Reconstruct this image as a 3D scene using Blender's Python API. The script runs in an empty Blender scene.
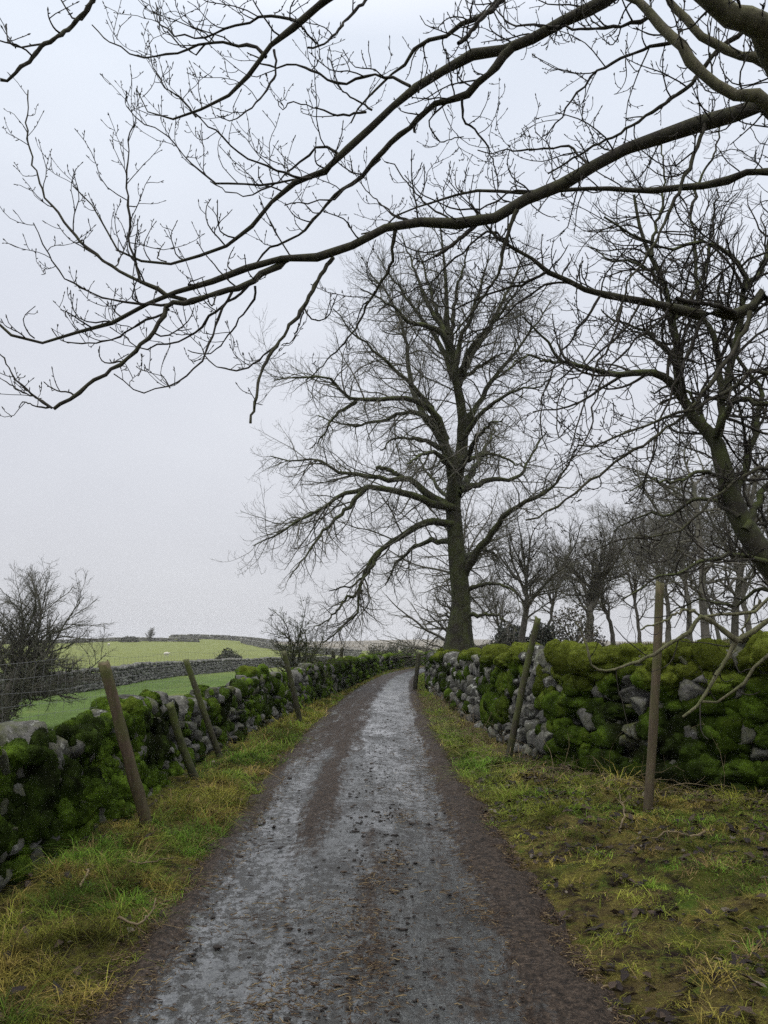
import bpy, math
import numpy as np
from math import radians, sin, cos, tan, pi

sc = bpy.context.scene
COL = sc.collection
RNG = np.random.default_rng(7)

# ------------------------------------------------------------------ camera
PITCH, FPX, CZ = radians(9.67), 769.0, 1.65
cam_d = bpy.data.cameras.new('camera')
cam = bpy.data.objects.new('camera', cam_d)
COL.objects.link(cam)
cam_d.sensor_fit = 'VERTICAL'
cam_d.sensor_height = 24.0
cam_d.lens = FPX / 1024 * 24
cam_d.clip_start = 0.05
cam_d.clip_end = 9000
cam.location = (0, 0, CZ)
cam.rotation_euler = (pi / 2 + PITCH, 0, 0)
sc.camera = cam


def at(px, py, Y):
    """world point seen in direction (px,py) at distance Y ahead"""
    a, b = (px - 384) / FPX, -(py - 512) / FPX
    dy, dz = cos(PITCH) - b * sin(PITCH), sin(PITCH) + b * cos(PITCH)
    t = Y / dy
    return np.array([a * t, Y, CZ + dz * t])


def axis_depth(p):
    return p[..., 1] * cos(PITCH) + (p[..., 2] - CZ) * sin(PITCH)


# ------------------------------------------------------------------ numpy helpers
def _hash(ix, iy, iz, seed):
    n = (ix.astype(np.int64) * 374761393 + iy.astype(np.int64) * 668265263 + iz.astype(np.int64) * 2147483647 + seed * 1013904223) & 0xFFFFFFFF
    n = ((n ^ (n >> 13)) * 1274126177) & 0xFFFFFFFF
    n = ((n ^ (n >> 16)) * 2246822519) & 0xFFFFFFFF
    return ((n ^ (n >> 15)) & 0xFFFFFF) / float(0xFFFFFF)


def vnoise(p, seed=0):
    """value noise 0..1 for (N,3) or (N,2) points"""
    p = np.asarray(p, float)
    if p.shape[-1] == 2:
        p = np.concatenate([p, np.zeros(p.shape[:-1] + (1,))], -1)
    i = np.floor(p)
    f = p - i
    f = f * f * (3 - 2 * f)
    ix, iy, iz = i[..., 0], i[..., 1], i[..., 2]
    r = 0
    for dx in (0, 1):
        for dy in (0, 1):
            for dz in (0, 1):
                w = (f[..., 0] if dx else 1 - f[..., 0]) * (f[..., 1] if dy else 1 - f[..., 1]) * (f[..., 2] if dz else 1 - f[..., 2])
                r = r + w * _hash(ix + dx, iy + dy, iz + dz, seed)
    return r


def fbm(p, seed=0, oct=3):
    s, a, t = 0, 1.0, 0
    p = np.asarray(p, float)
    for k in range(oct):
        s = s + a * vnoise(p * (2.03 ** k) + 17.3 * k, seed + k)
        t += a
        a *= 0.5
    return s / t


def sstep(a, b, x):
    t = np.clip((x - a) / (b - a), 0, 1)
    return t * t * (3 - 2 * t)


def unit(v):
    return v / np.maximum(np.linalg.norm(v, axis=-1, keepdims=True), 1e-9)


def mesh_obj(name, V, quads=None, tris=None, mat=None, parent=None, cols=None, smooth=True, attrs=None):
    me = bpy.data.meshes.new(name)
    V = np.asarray(V, np.float32).reshape(-1, 3)
    q = np.zeros((0, 4), np.int32) if quads is None else np.asarray(quads, np.int32).reshape(-1, 4)
    t = np.zeros((0, 3), np.int32) if tris is None else np.asarray(tris, np.int32).reshape(-1, 3)
    me.vertices.add(len(V))
    me.vertices.foreach_set('co', V.ravel())
    li = np.concatenate([q.ravel(), t.ravel()])
    me.loops.add(len(li))
    me.loops.foreach_set('vertex_index', li)
    n = len(q) + len(t)
    me.polygons.add(n)
    st = np.concatenate([np.arange(len(q)) * 4, len(q) * 4 + np.arange(len(t)) * 3]).astype(np.int32)
    me.polygons.foreach_set('loop_start', st)
    if smooth:
        me.polygons.foreach_set('use_smooth', np.ones(n, bool))
    if cols is not None:
        c = np.ones((len(V), 4), np.float32)
        c[:, :3] = cols
        ca = me.attributes.new('tint', 'FLOAT_COLOR', 'POINT')
        ca.data.foreach_set('color', c.ravel())
    for k, a in (attrs or {}).items():
        fa = me.attributes.new(k, 'FLOAT', 'POINT')
        fa.data.foreach_set('value', np.asarray(a, np.float32).ravel())
    me.update(calc_edges=True)
    me.validate()
    if mat is not None:
        me.materials.append(mat)
    o = bpy.data.objects.new(name, me)
    COL.objects.link(o)
    if parent is not None:
        o.parent = parent
        o.matrix_parent_inverse = parent.matrix_world.inverted()
        o.location = o.location
    return o


def tag(o, label=None, cat=None, group=None, kind=None):
    for k, v in (('label', label), ('category', cat), ('group', group), ('kind', kind)):
        if v is not None:
            o[k] = v
    return o


def empty(name, loc=(0, 0, 0)):
    o = bpy.data.objects.new(name, None)
    COL.objects.link(o)
    o.location = loc
    o.empty_display_size = 0.2
    bpy.context.view_layer.update()
    return o


# ------------------------------------------------------------------ materials
class M:
    def __init__(s, name):
        s.m = bpy.data.materials.new(name)
        s.m.use_nodes = True
        s.nt = s.m.node_tree
        s.nt.nodes.clear()
        s.out = s.nt.nodes.new('ShaderNodeOutputMaterial')
        s.coord = None

    def n(s, typ, **kw):
        nd = s.nt.nodes.new(typ)
        for k, v in kw.items():
            if k in nd.inputs.keys() if hasattr(nd.inputs, 'keys') else False:
                pass
            setattr(nd, k, v)
        return nd

    def link(s, a, b):
        s.nt.links.new(a, b)

    def obj(s, scale=(1, 1, 1)):
        if s.coord is None:
            s.coord = s.n('ShaderNodeNewGeometry')
        mp = s.n('ShaderNodeMapping')
        mp.inputs['Scale'].default_value = scale
        s.link(s.coord.outputs['Position'], mp.inputs[0])
        return mp.outputs[0]

    def noise(s, scale, detail=4, rough=0.6, vec=None, dist=0.0):
        nd = s.n('ShaderNodeTexNoise')
        nd.inputs['Scale'].default_value = scale
        nd.inputs['Detail'].default_value = detail
        nd.inputs['Roughness'].default_value = rough
        nd.inputs['Distortion'].default_value = dist
        s.link(vec if vec is not None else s.obj(), nd.inputs['Vector'])
        return nd.outputs['Fac']

    def ramp(s, fac, stops, mode='LINEAR'):
        nd = s.n('ShaderNodeValToRGB')
        nd.color_ramp.interpolation = mode
        e = nd.color_ramp.elements
        while len(e) < len(stops):
            e.new(0.5)
        for i, (p, c) in enumerate(stops):
            e[i].position = p
            e[i].color = (c, c, c, 1) if isinstance(c, (int, float)) else (*c, 1)
        s.link(fac, nd.inputs[0])
        return nd.outputs[0]

    def mix(s, fac, a, b, blend='MIX'):
        nd = s.n('ShaderNodeMix')
        nd.data_type = 'RGBA'
        nd.blend_type = blend
        nd.clamp_factor = True
        for sock, v in ((nd.inputs[0], fac), (nd.inputs[6], a), (nd.inputs[7], b)):
            if isinstance(v, (int, float)):
                sock.default_value = v if sock == nd.inputs[0] else (v, v, v, 1)
            elif isinstance(v, tuple):
                sock.default_value = (*v, 1)
            else:
                s.link(v, sock)
        return nd.outputs[2]

    def math(s, op, a, b=0.0, clamp=False):
        nd = s.n('ShaderNodeMath')
        nd.operation = op
        nd.use_clamp = clamp
        for sock, v in ((nd.inputs[0], a), (nd.inputs[1], b)):
            if isinstance(v, (int, float)):
                sock.default_value = v
            else:
                s.link(v, sock)
        return nd.outputs[0]

    def attr(s, name, fac=False):
        nd = s.n('ShaderNodeAttribute')
        nd.attribute_name = name
        return nd.outputs['Fac' if fac else 'Color']

    def up(s):
        if s.coord is None:
            s.coord = s.n('ShaderNodeNewGeometry')
        sp = s.n('ShaderNodeSeparateXYZ')
        s.link(s.coord.outputs['Normal'], sp.inputs[0])
        return sp.outputs['Z']

    def bump(s, h, strength=0.5, dist=0.02, normal=None):
        nd = s.n('ShaderNodeBump')
        nd.inputs['Strength'].default_value = strength
        nd.inputs['Distance'].default_value = dist
        s.link(h, nd.inputs['Height'])
        if normal is not None:
            s.link(normal, nd.inputs['Normal'])
        return nd.outputs[0]

    def finish(s, color, rough=0.9, normal=None, spec=0.3, trans=0.0):
        p = s.n('ShaderNodeBsdfPrincipled')
        for sock, v in ((p.inputs['Base Color'], color), (p.inputs['Roughness'], rough), (p.inputs['Specular IOR Level'], spec)):
            if isinstance(v, tuple):
                sock.default_value = (*v, 1)
            elif isinstance(v, (int, float)):
                sock.default_value = v
            else:
                s.link(v, sock)
        if normal is not None:
            s.link(normal, p.inputs['Normal'])
        sh = p.outputs[0]
        if trans > 0:
            t = s.n('ShaderNodeBsdfTranslucent')
            if isinstance(color, tuple):
                t.inputs[0].default_value = (*color, 1)
            else:
                s.link(color, t.inputs[0])
            mx = s.n('ShaderNodeMixShader')
            mx.inputs[0].default_value = trans
            s.link(sh, mx.inputs[1])
            s.link(t.outputs[0], mx.inputs[2])
            sh = mx.outputs[0]
        s.link(sh, s.out.inputs[0])
        return s.m


def bark(name, dark, light, lichen, amount, scale=14):
    m = M(name)
    a = m.noise(scale, 6, 0.7, m.obj((1, 1, 0.35)))
    base = m.ramp(a, [(0.3, dark), (0.7, light)])
    b = m.noise(scale * 0.35, 5, 0.65)
    upw = m.math('MULTIPLY', m.math('ADD', m.up(), 0.75), 0.55, True)
    fac = m.math('MULTIPLY', m.ramp(b, [(0.38, 0.0), (0.62, 1.0)]), upw)
    fac = m.math('MULTIPLY', fac, amount, True)
    col = m.mix(fac, base, lichen)
    return m.finish(col, 0.85, m.bump(m.noise(scale * 3, 5, 0.7, m.obj((1, 1, 0.3))), 0.7, 0.015), 0.25)


MAT = {}
MAT['bark_near'] = bark('wet_ash_bark', (0.014, 0.012, 0.010), (0.055, 0.047, 0.036), (0.062, 0.068, 0.022), 0.8, 24)
MAT['bark_close'] = bark('lichened_ash_bark', (0.030, 0.026, 0.019), (0.12, 0.105, 0.072), (0.13, 0.135, 0.05), 0.95, 26)
MAT['bark_mossy'] = bark('mossy_bark', (0.012, 0.011, 0.008), (0.042, 0.037, 0.026), (0.056, 0.068, 0.018), 1.5, 7)
MAT['bark_twig'] = bark('twig_bark', (0.017, 0.014, 0.013), (0.04, 0.033, 0.028), (0.06, 0.06, 0.03), 0.5, 30)
MAT['bark_pale'] = bark('pale_lichen_bark', (0.045, 0.042, 0.026), (0.19, 0.17, 0.105), (0.12, 0.14, 0.045), 0.8, 26)
MAT['bark_far'] = bark('haze_paled_bark', (0.060, 0.055, 0.047), (0.150, 0.136, 0.115), (0.05, 0.062, 0.025), 0.8, 5)  # grey bark paled so trees look misty; haze painted into the colour


def mat_tint(name, rough=0.85, bump_scale=0, trans=0.0, vary=0.35, vscale=6, spec=0.25):
    m = M(name)
    c = m.attr('tint')
    v = m.ramp(m.noise(vscale, 5, 0.65), [(0.25, 1 - vary), (0.75, 1 + vary)])
    col = m.mix(1.0, c, v, 'MULTIPLY')
    nrm = m.bump(m.noise(bump_scale, 5, 0.7), 0.8, 0.02) if bump_scale else None
    return m.finish(col, rough, nrm, spec, trans)


MAT['grass'] = mat_tint('grass_blades', 0.8, 0, 0.35, 0.3, 3, 0.08)
MAT['leaf'] = mat_tint('dead_leaves', 0.6, 40, 0.1, 0.3, 25, 0.2)
MAT['ivy'] = mat_tint('dark_leaves', 0.6, 0, 0.15, 0.25, 4)
MAT['mossfuzz'] = mat_tint('moss_fibres', 0.95, 0, 0.3, 0.25, 5, 0.05)
MAT['clod'] = mat_tint('mud_and_straw', 0.6, 60, 0.0, 0.3, 30)


def mat_moss():
    m = M('moss')
    c = m.attr('tint')
    v = m.ramp(m.noise(9, 6, 0.7), [(0.25, 0.5), (0.75, 1.5)])
    col = m.mix(1.0, c, v, 'MULTIPLY')
    b1 = m.bump(m.noise(28, 3, 0.6), 0.9, 0.05)
    b2 = m.bump(m.noise(110, 4, 0.7), 0.9, 0.02, b1)
    return m.finish(col, 1.0, b2, 0.03)


MAT['moss'] = mat_moss()


def mat_stone():
    m = M('lichened_limestone')
    t = m.attr('tint')
    a = m.noise(12, 9, 0.8)
    base = m.mix(1.0, t, m.ramp(a, [(0.30, 0.30), (0.70, 1.9)]), 'MULTIPLY')
    # white and pale-grey lichen patches
    l1 = m.noise(9, 6, 0.75, None, 0.6)
    lich = m.ramp(l1, [(0.565, 0.0), (0.61, 1.0)])
    lich = m.math('MULTIPLY', lich, m.attr('lichen', True), True)
    col = m.mix(lich, base, (0.50, 0.51, 0.47))
    # thin dark-green moss film
    g = m.ramp(m.noise(3.2, 6, 0.7), [(0.42, 0.0), (0.58, 1.0)])
    g = m.math('MULTIPLY', g, m.math('ADD', m.math('MULTIPLY', m.up(), 0.5), 0.62), True)
    g = m.math('MULTIPLY', g, m.attr('green', True), True)
    col = m.mix(g, col, m.ramp(m.noise(30, 4), [(0.3, (0.030, 0.038, 0.008)), (0.7, (0.085, 0.095, 0.018))]))
    nb = m.bump(m.noise(18, 8, 0.75), 0.9, 0.04)
    return m.finish(col, 0.8, nb, 0.3)


MAT['stone'] = mat_stone()


def mat_wood():
    m = M('weathered_post_wood')
    a = m.noise(30, 6, 0.7, m.obj((1, 1, 0.06)))
    t = m.attr('tint')
    col = m.mix(1.0, t, m.ramp(a, [(0.3, 0.5), (0.7, 1.5)]), 'MULTIPLY')
    g = m.math('MULTIPLY', m.ramp(m.noise(6, 5, 0.7), [(0.4, 0.0), (0.6, 1.0)]), m.attr('green', True), True)
    col = m.mix(g, col, (0.07, 0.085, 0.02))
    return m.finish(col, 0.8, m.bump(a, 0.6, 0.01), 0.25)


MAT['wood'] = mat_wood()
w = M('galvanised_wire')
MAT['wire'] = w.finish((0.14, 0.142, 0.145), 0.45, None, 0.5)


def mat_ground():
    m = M('turf_and_soil')
    t = m.attr('tint')
    n1 = m.ramp(m.noise(0.35, 6, 0.65), [(0.3, 0.78), (0.7, 1.22)])
    n2 = m.ramp(m.noise(9, 8, 0.75), [(0.3, 0.55), (0.7, 1.45)])
    col = m.mix(1.0, m.mix(1.0, t, n1, 'MULTIPLY'), n2, 'MULTIPLY')
    # rank, yellower tussocks in the fields
    ty = m.ramp(m.noise(0.16, 6, 0.75, m.obj((1, 0.5, 1))), [(0.5, 0.0), (0.72, 0.5)])
    col = m.mix(m.math('MULTIPLY', ty, m.attr('field', True), True), col, (0.17, 0.17, 0.05))
    # bare soil between the verge tufts
    vg = m.attr('verge', True)
    yel = m.ramp(m.noise(2.2, 8, 0.78), [(0.46, 0.0), (0.60, 1.0)])
    col = m.mix(m.math('MULTIPLY', yel, vg, True), col, m.ramp(m.noise(75, 6, 0.85), [(0.38, (0.030, 0.028, 0.010)), (0.62, (0.26, 0.225, 0.058))]))
    grn = m.ramp(m.noise(3.1, 8, 0.78, m.obj((1, 1.2, 1))), [(0.52, 0.0), (0.62, 1.0)])
    col = m.mix(m.math('MULTIPLY', grn, vg, True), col, m.ramp(m.noise(44, 6, 0.8), [(0.3, (0.035, 0.055, 0.011)), (0.7, (0.105, 0.155, 0.026))]))
    soil = m.ramp(m.noise(5, 9, 0.8), [(0.48, 0.0), (0.58, 1.0)])
    col = m.mix(m.math('MULTIPLY', soil, vg, True), col, m.ramp(m.noise(50, 6, 0.8), [(0.3, (0.008, 0.006, 0.005)), (0.7, (0.045, 0.033, 0.026))]))
    return m.finish(col, 0.95, m.bump(m.noise(24, 8, 0.75), 1.0, 0.05), 0.03)


MAT['ground'] = mat_ground()
hm = M('moorland')
MAT['hill'] = hm.finish(hm.ramp(hm.noise(0.006, 6, 0.7, hm.obj((1, 1, 4))), [(0.3, (0.10, 0.085, 0.055)), (0.7, (0.19, 0.16, 0.10))]), 1.0, None, 0.0)


def mat_road():
    m = M('wet_muddy_tarmac')
    mud = m.attr('mud', True)
    n_a = m.noise(2.4, 9, 0.76, m.obj((1.8, 0.32, 1)), 0.6)
    n_b = m.noise(13, 8, 0.78, m.obj((1, 0.7, 1)))
    mask = m.math('ADD', mud, m.math('MULTIPLY', m.math('SUBTRACT', n_a, 0.5), 1.9))
    mask = m.math('ADD', mask, m.math('MULTIPLY', m.math('SUBTRACT', n_b, 0.5), 1.5))
    mask = m.ramp(mask, [(0.36, 0.0), (0.46, 0.6), (0.62, 1.0)])
    chip = m.n('ShaderNodeTexVoronoi')
    chip.inputs['Scale'].default_value = 120
    m.link(m.obj(), chip.inputs['Vector'])
    sepc = m.n('ShaderNodeSeparateColor')
    m.link(chip.outputs['Color'], sepc.inputs[0])
    chipc = m.ramp(sepc.outputs[0], [(0.0, 0.45), (0.7, 1.1), (1.0, 2.0)])
    tar = m.ramp(m.noise(1.5, 8, 0.75, m.obj((1, 0.5, 1))), [(0.3, (0.027, 0.029, 0.028)), (0.7, (0.058, 0.060, 0.057))])
    tar = m.mix(1.0, tar, chipc, 'MULTIPLY')
    pv = m.noise(17, 8, 0.8, m.obj((1, 0.7, 1)))
    pl = m.noise(1.9, 6, 0.7, m.obj((1, 0.6, 1)))
    pit = m.ramp(m.math('ADD', pv, m.math('MULTIPLY', m.math('SUBTRACT', pl, 0.5), 0.5)), [(0.48, 0.0), (0.56, 1.0)])
    tar = m.mix(m.math('MULTIPLY', pit, 0.8), tar, (0.017, 0.015, 0.012))
    mudc = m.ramp(m.noise(29, 9, 0.85), [(0.40, (0.006, 0.005, 0.004)), (0.5, (0.027, 0.0195, 0.0145)), (0.62, (0.086, 0.064, 0.047))])
    col = m.mix(mask, tar, mudc)
    wet = m.ramp(m.noise(0.8, 6, 0.7, m.obj((1.8, 0.4, 1))), [(0.42, 0.32), (0.56, 0.06)])
    rough = m.mix(mask, wet, 0.6)
    rough = m.mix(m.math('MULTIPLY', pit, 0.7), rough, 0.6)
    h = m.math('MULTIPLY', mask, m.math('MULTIPLY', m.noise(31, 9, 0.8), 2.2))
    h = m.math('ADD', h, m.math('MULTIPLY', pit, 0.4))
    h = m.math('ADD', h, m.math('MULTIPLY', chip.outputs['Distance'], -0.05))
    nrm = m.bump(h, 0.45, 0.02)
    film = m.math('MULTIPLY', m.math('SUBTRACT', 1.0, mask, True), m.math('SUBTRACT', 1.0, m.math('MULTIPLY', pit, 0.75), True))
    film = m.math('MULTIPLY', film, m.ramp(m.noise(0.8, 6, 0.7, m.obj((1.8, 0.4, 1))), [(0.40, 0.12), (0.58, 0.55)]))
    mt = m.finish(col, rough, nrm, m.mix(mask, m.mix(m.math('MULTIPLY', pit, 0.8), 0.6, 0.25), 0.12))
    p = [n_ for n_ in m.nt.nodes if n_.type == 'BSDF_PRINCIPLED'][0]
    m.link(film, p.inputs['Coat Weight'])
    p.inputs['Coat Roughness'].default_value = 0.12
    return mt


MAT['road'] = mat_road()

# ------------------------------------------------------------------ where things run
LWY = np.array([-14, 0, 5.3, 7.5, 11.4, 18.4, 28, 37, 45, 53, 60, 66, 71])
LWX = np.array([-2.7, -2.46, -2.40, -2.33, -2.4, -2.0, -1.25, -0.55, 0.25, 1.9, 4.2, 7.2, 11.0])
RWP = np.array([(15, 3.6), (9, 5.9), (6.2, 6.9), (4.75, 7.55), (3.75, 8.05), (2.95, 8.8), (2.35, 9.7), (1.92, 10.9), (1.66, 14.5), (1.52, 20.7), (1.42, 27), (1.7, 34), (2.5, 41), (4.1, 48), (6.6, 54.5), (10.5, 61)])
RLY = np.array([-14, 3, 6.3, 9.2, 15.6, 24.5, 33.8, 40, 46, 53, 60, 66, 71])
RLX = np.array([-1.25, -1.3, -1.32, -1.39, -1.44, -1.2, -0.62, -0.1, 0.75, 2.4, 4.9, 8.2, 12.2])
RRY = np.array([-14, 3, 6.4, 9.5, 14.5, 23, 33.8, 40, 46, 52, 58, 62])
RRX = np.array([1.0, 1.0, 0.97, 0.93, 0.96, 1.06, 1.32, 1.75, 2.7, 4.4, 7.4, 10.2])


def curve(ys, xs, y):
    # smooth interpolation
    r = 0
    for d in (-1.2, -0.6, 0, 0.6, 1.2):
        r = r + np.interp(y + d, ys, xs)
    return r / 5


def lwall_x(y): return curve(LWY, LWX, y)
def road_l(y): return curve(RLY, RLX, y)
def road_r(y): return curve(RRY, RRX, y)


def rwall_x(y):
    """right wall as x of y (for y beyond the near corner); near the camera it sweeps off to the right"""
    o = np.argsort(RWP[:, 1])
    return np.interp(y, RWP[o, 1], RWP[o, 0])


def smooth_path(P, step):
    P = np.asarray(P, float)
    n = len(P)
    Q = np.vstack([2 * P[0] - P[1], P, 2 * P[-1] - P[-2]])
    out = []
    for i in range(n - 1):
        p0, p1, p2, p3 = Q[i], Q[i + 1], Q[i + 2], Q[i + 3]
        for t in np.linspace(0, 1, 16, endpoint=False):
            out.append(0.5 * ((2 * p1) + (-p0 + p2) * t + (2 * p0 - 5 * p1 + 4 * p2 - p3) * t * t + (-p0 + 3 * p1 - 3 * p2 + p3) * t ** 3))
    out.append(P[-1])
    out = np.array(out)
    d = np.concatenate([[0], np.cumsum(np.linalg.norm(np.diff(out, axis=0), axis=1))])
    m = max(2, int(d[-1] / step) + 1)
    s = np.linspace(0, d[-1], m)
    return np.stack([np.interp(s, d, out[:, k]) for k in range(P.shape[1])], 1)


def height(x, y):
    x, y = np.broadcast_arrays(np.asarray(x, float), np.asarray(y, float))
    p = np.stack([x, y], -1)
    lw, rw = lwall_x(y), rwall_x(y)
    rl, rr = road_l(y), road_r(y)
    z = np.zeros_like(x)
    # verges: slightly raised and lumpy
    dl = np.clip(rl - x, 0, 3)
    dr = np.clip(x - rr, 0, 6)
    lump = (fbm(p * 2.3, 3) - 0.4) * 0.16 + (fbm(p * 7, 5) - 0.5) * 0.10
    z += sstep(0.08, 0.5, dl) * (0.06 + lump)
    z += sstep(0.08, 0.6, dr) * (0.05 + 0.02 * dr + lump)
    far = sstep(60, 85, y)
    # left pasture: drops away behind the wall, rises to a low hill beyond the second wall
    ol = np.clip(lw - 0.4 - x, 0, None)
    left = -1.25 * sstep(0.0, 7.0, ol) + (fbm(p * 0.08, 9) - 0.5) * 0.5 * sstep(2, 10, ol)
    hill = 2.1 * sstep(80, 300, y - 0.25 * (x + 60)) * sstep(0, -75, x) + 2.3 * np.exp(-((x + 82) / 38) ** 2 - ((y - 330) / 70) ** 2)
    left = left + hill * sstep(3, 30, ol)
    z += left
    # right: bank behind the wall climbing to a rough pasture
    orr = np.clip(x - rw - 0.4, 0, None) * sstep(3, 6, y + 0.3 * x) * (1 - far)
    ob = np.minimum(orr, 40)
    z += 0.62 * sstep(0.0, 1.4, orr) + 0.055 * ob + (fbm(p * 0.3, 12) - 0.5) * 0.5 * sstep(1, 6, orr)
    # land falls off into the valley far ahead
    z += -9.0 * sstep(330, 760, y) - 1.0 * sstep(60, 140, y) * sstep(-60, 20, x)
    return z


# ------------------------------------------------------------------ ground sheet
def axis_grid(segs):
    out = []
    for a, b, n in segs:
        out.append(np.linspace(a, b, n, endpoint=False))
    out.append([segs[-1][1]])
    return np.concatenate(out)


gx = axis_grid([(-1600, -300, 16), (-300, -60, 40), (-60, -12, 48), (-12, -3, 36), (-3, 5.5, 110), (5.5, 14, 40), (14, 60, 46), (60, 1600, 30)])
gy = axis_grid([(-400, -14, 12), (-14, 2.6, 24), (2.6, 12, 134), (12, 30, 120), (30, 75, 90), (75, 400, 130), (400, 900, 30)])
X, Y = np.meshgrid(gx, gy)
Z = height(X, Y)
rl, rr = road_l(Y), road_r(Y)
inroad = sstep(-0.05, 0.12, np.minimum(X - rl, rr - X))
Z = Z - 0.05 * inroad
H, W = X.shape
idx = np.arange(H * W).reshape(H, W)
quads = np.stack([idx[:-1, :-1], idx[:-1, 1:], idx[1:, 1:], idx[1:, :-1]], -1).reshape(-1, 4)
P2 = np.stack([X, Y], -1)
lw, rw = lwall_x(Y), rwall_x(Y)
col = np.zeros((H, W, 3))
lush = np.array([0.084, 0.128, 0.038])
pale = np.array([0.160, 0.182, 0.066])
rough_g = np.array([0.11, 0.105, 0.045])
mossy = np.array([0.075, 0.082, 0.018])
straw = np.array([0.10, 0.078, 0.032])
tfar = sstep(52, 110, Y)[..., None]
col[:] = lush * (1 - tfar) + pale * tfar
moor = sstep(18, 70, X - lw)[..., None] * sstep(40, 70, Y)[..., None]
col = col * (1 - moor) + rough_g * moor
isright = sstep(0.0, 0.8, X - rw)[..., None] * (1 - sstep(58, 75, Y))[..., None]
col = col * (1 - isright) + rough_g * isright
isver = (sstep(0.5, 0.0, lw - X) * sstep(0.6, 0.0, X - rw) * (Y < 72))[..., None]
vm = sstep(0.42, 0.62, fbm(P2 * 1.6, 21))[..., None]
col = col * (1 - isver) + (mossy * (1 - vm) + straw * vm) * isver
edge_m = (sstep(0.16, 0.02, np.minimum(np.abs(rl - X), np.abs(X - rr))) * (Y < 72))[..., None]
col = col * (1 - edge_m) + np.array([0.045, 0.029, 0.019]) * edge_m
field = ((1 - isver[..., 0]) * (1 - isright[..., 0]))
V = np.stack([X, Y, Z], -1)
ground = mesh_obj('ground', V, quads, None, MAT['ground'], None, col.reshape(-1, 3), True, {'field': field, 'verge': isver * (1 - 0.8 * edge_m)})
tag(ground, 'rolling green pasture and mossy verges under the lane and walls', 'ground', kind='structure')

# ------------------------------------------------------------------ lane
ry = axis_grid([(-14, 3, 40), (3, 8, 250), (8, 16, 200), (16, 34, 150), (34, 62, 110)])
ru = np.linspace(0, 1, 71)
RY, RU = np.meshgrid(ry, ru, indexing='ij')
el = road_l(RY) - 0.12 + (fbm(np.stack([RY * 2.3, RY * 0 + 3], -1), 31) - 0.5) * 0.16
er = road_r(RY) + 0.12 + (fbm(np.stack([RY * 2.3, RY * 0 + 9], -1), 33) - 0.5) * 0.16
RX = el + (er - el) * RU
PP = np.stack([RX, RY], -1)
u = (RX - (road_l(RY) + road_r(RY)) / 2) / np.maximum(road_r(RY) - road_l(RY), 0.5) * 2.3   # metres from the crown of the lane
mud = np.full(RX.shape, 0.14)
bl = 0.52 + 0.25 * sstep(8, 18, RY)
mud = np.maximum(mud, 0.85 * sstep(-0.80, -1.14, u))
mud = np.maximum(mud, 0.92 * sstep(0.40 + 0.22 * sstep(6, 12, RY), 1.04, u))
mud = np.maximum(mud, 0.85 * np.exp(-((u + 0.42) / 0.26) ** 2) * sstep(4.6, 7.5, RY))
mud = np.maximum(mud, 0.80 * np.exp(-((u + 0.55) / 0.52) ** 4) * sstep(9, 13, RY))
mud = np.maximum(mud, 0.60 * np.exp(-((u - 0.10) / 0.15) ** 2) * sstep(14, 5, RY))
mud = np.maximum(mud, 0.40 * np.exp(-((u + 0.72) / 0.42) ** 2) * sstep(9, 15, RY))
mud = np.maximum(mud, 0.46 * np.exp(-((u - 0.62) / 0.25) ** 2))
mud = mud - 0.40 * np.exp(-((u - 0.28) / 0.28) ** 2) * sstep(8, 12, RY) - 0.12 * (np.abs(u) < 0.8)
RZ = 0.008 + 0.03 * (1 - (u / 1.15) ** 2)
RZ += sstep(0.3, 0.8, mud) * (0.035 * fbm(PP * np.array([6.0, 4.0]), 41) + 0.022 * fbm(PP * 14, 42) + 0.010 * fbm(PP * 32, 43))
RZ += 0.02 * sstep(0.9, 1.15, np.abs(u)) - 0.012 * np.exp(-((np.abs(u) - 0.62) / 0.2) ** 2)
RZ -= (0.06 + 0.10 * (fbm(PP * 5.0, 47) - 0.5) + 0.06 * (fbm(PP * 17, 48) - 0.5)) * (sstep(0.10, 0.01, RU) + sstep(0.90, 0.99, RU))
RZ -= 0.08 * ((RU < 0.005) | (RU > 0.995))
h_, w_ = RX.shape
idx = np.arange(h_ * w_).reshape(h_, w_)
quads = np.stack([idx[:-1, :-1], idx[:-1, 1:], idx[1:, 1:], idx[1:, :-1]], -1).reshape(-1, 4)
lane = mesh_obj('road', np.stack([RX, RY, RZ], -1), quads, None, MAT['road'], None, None, True, {'mud': mud})
tag(lane, 'wet muddy single-track tarmac lane', 'lane', kind='structure')


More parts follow.
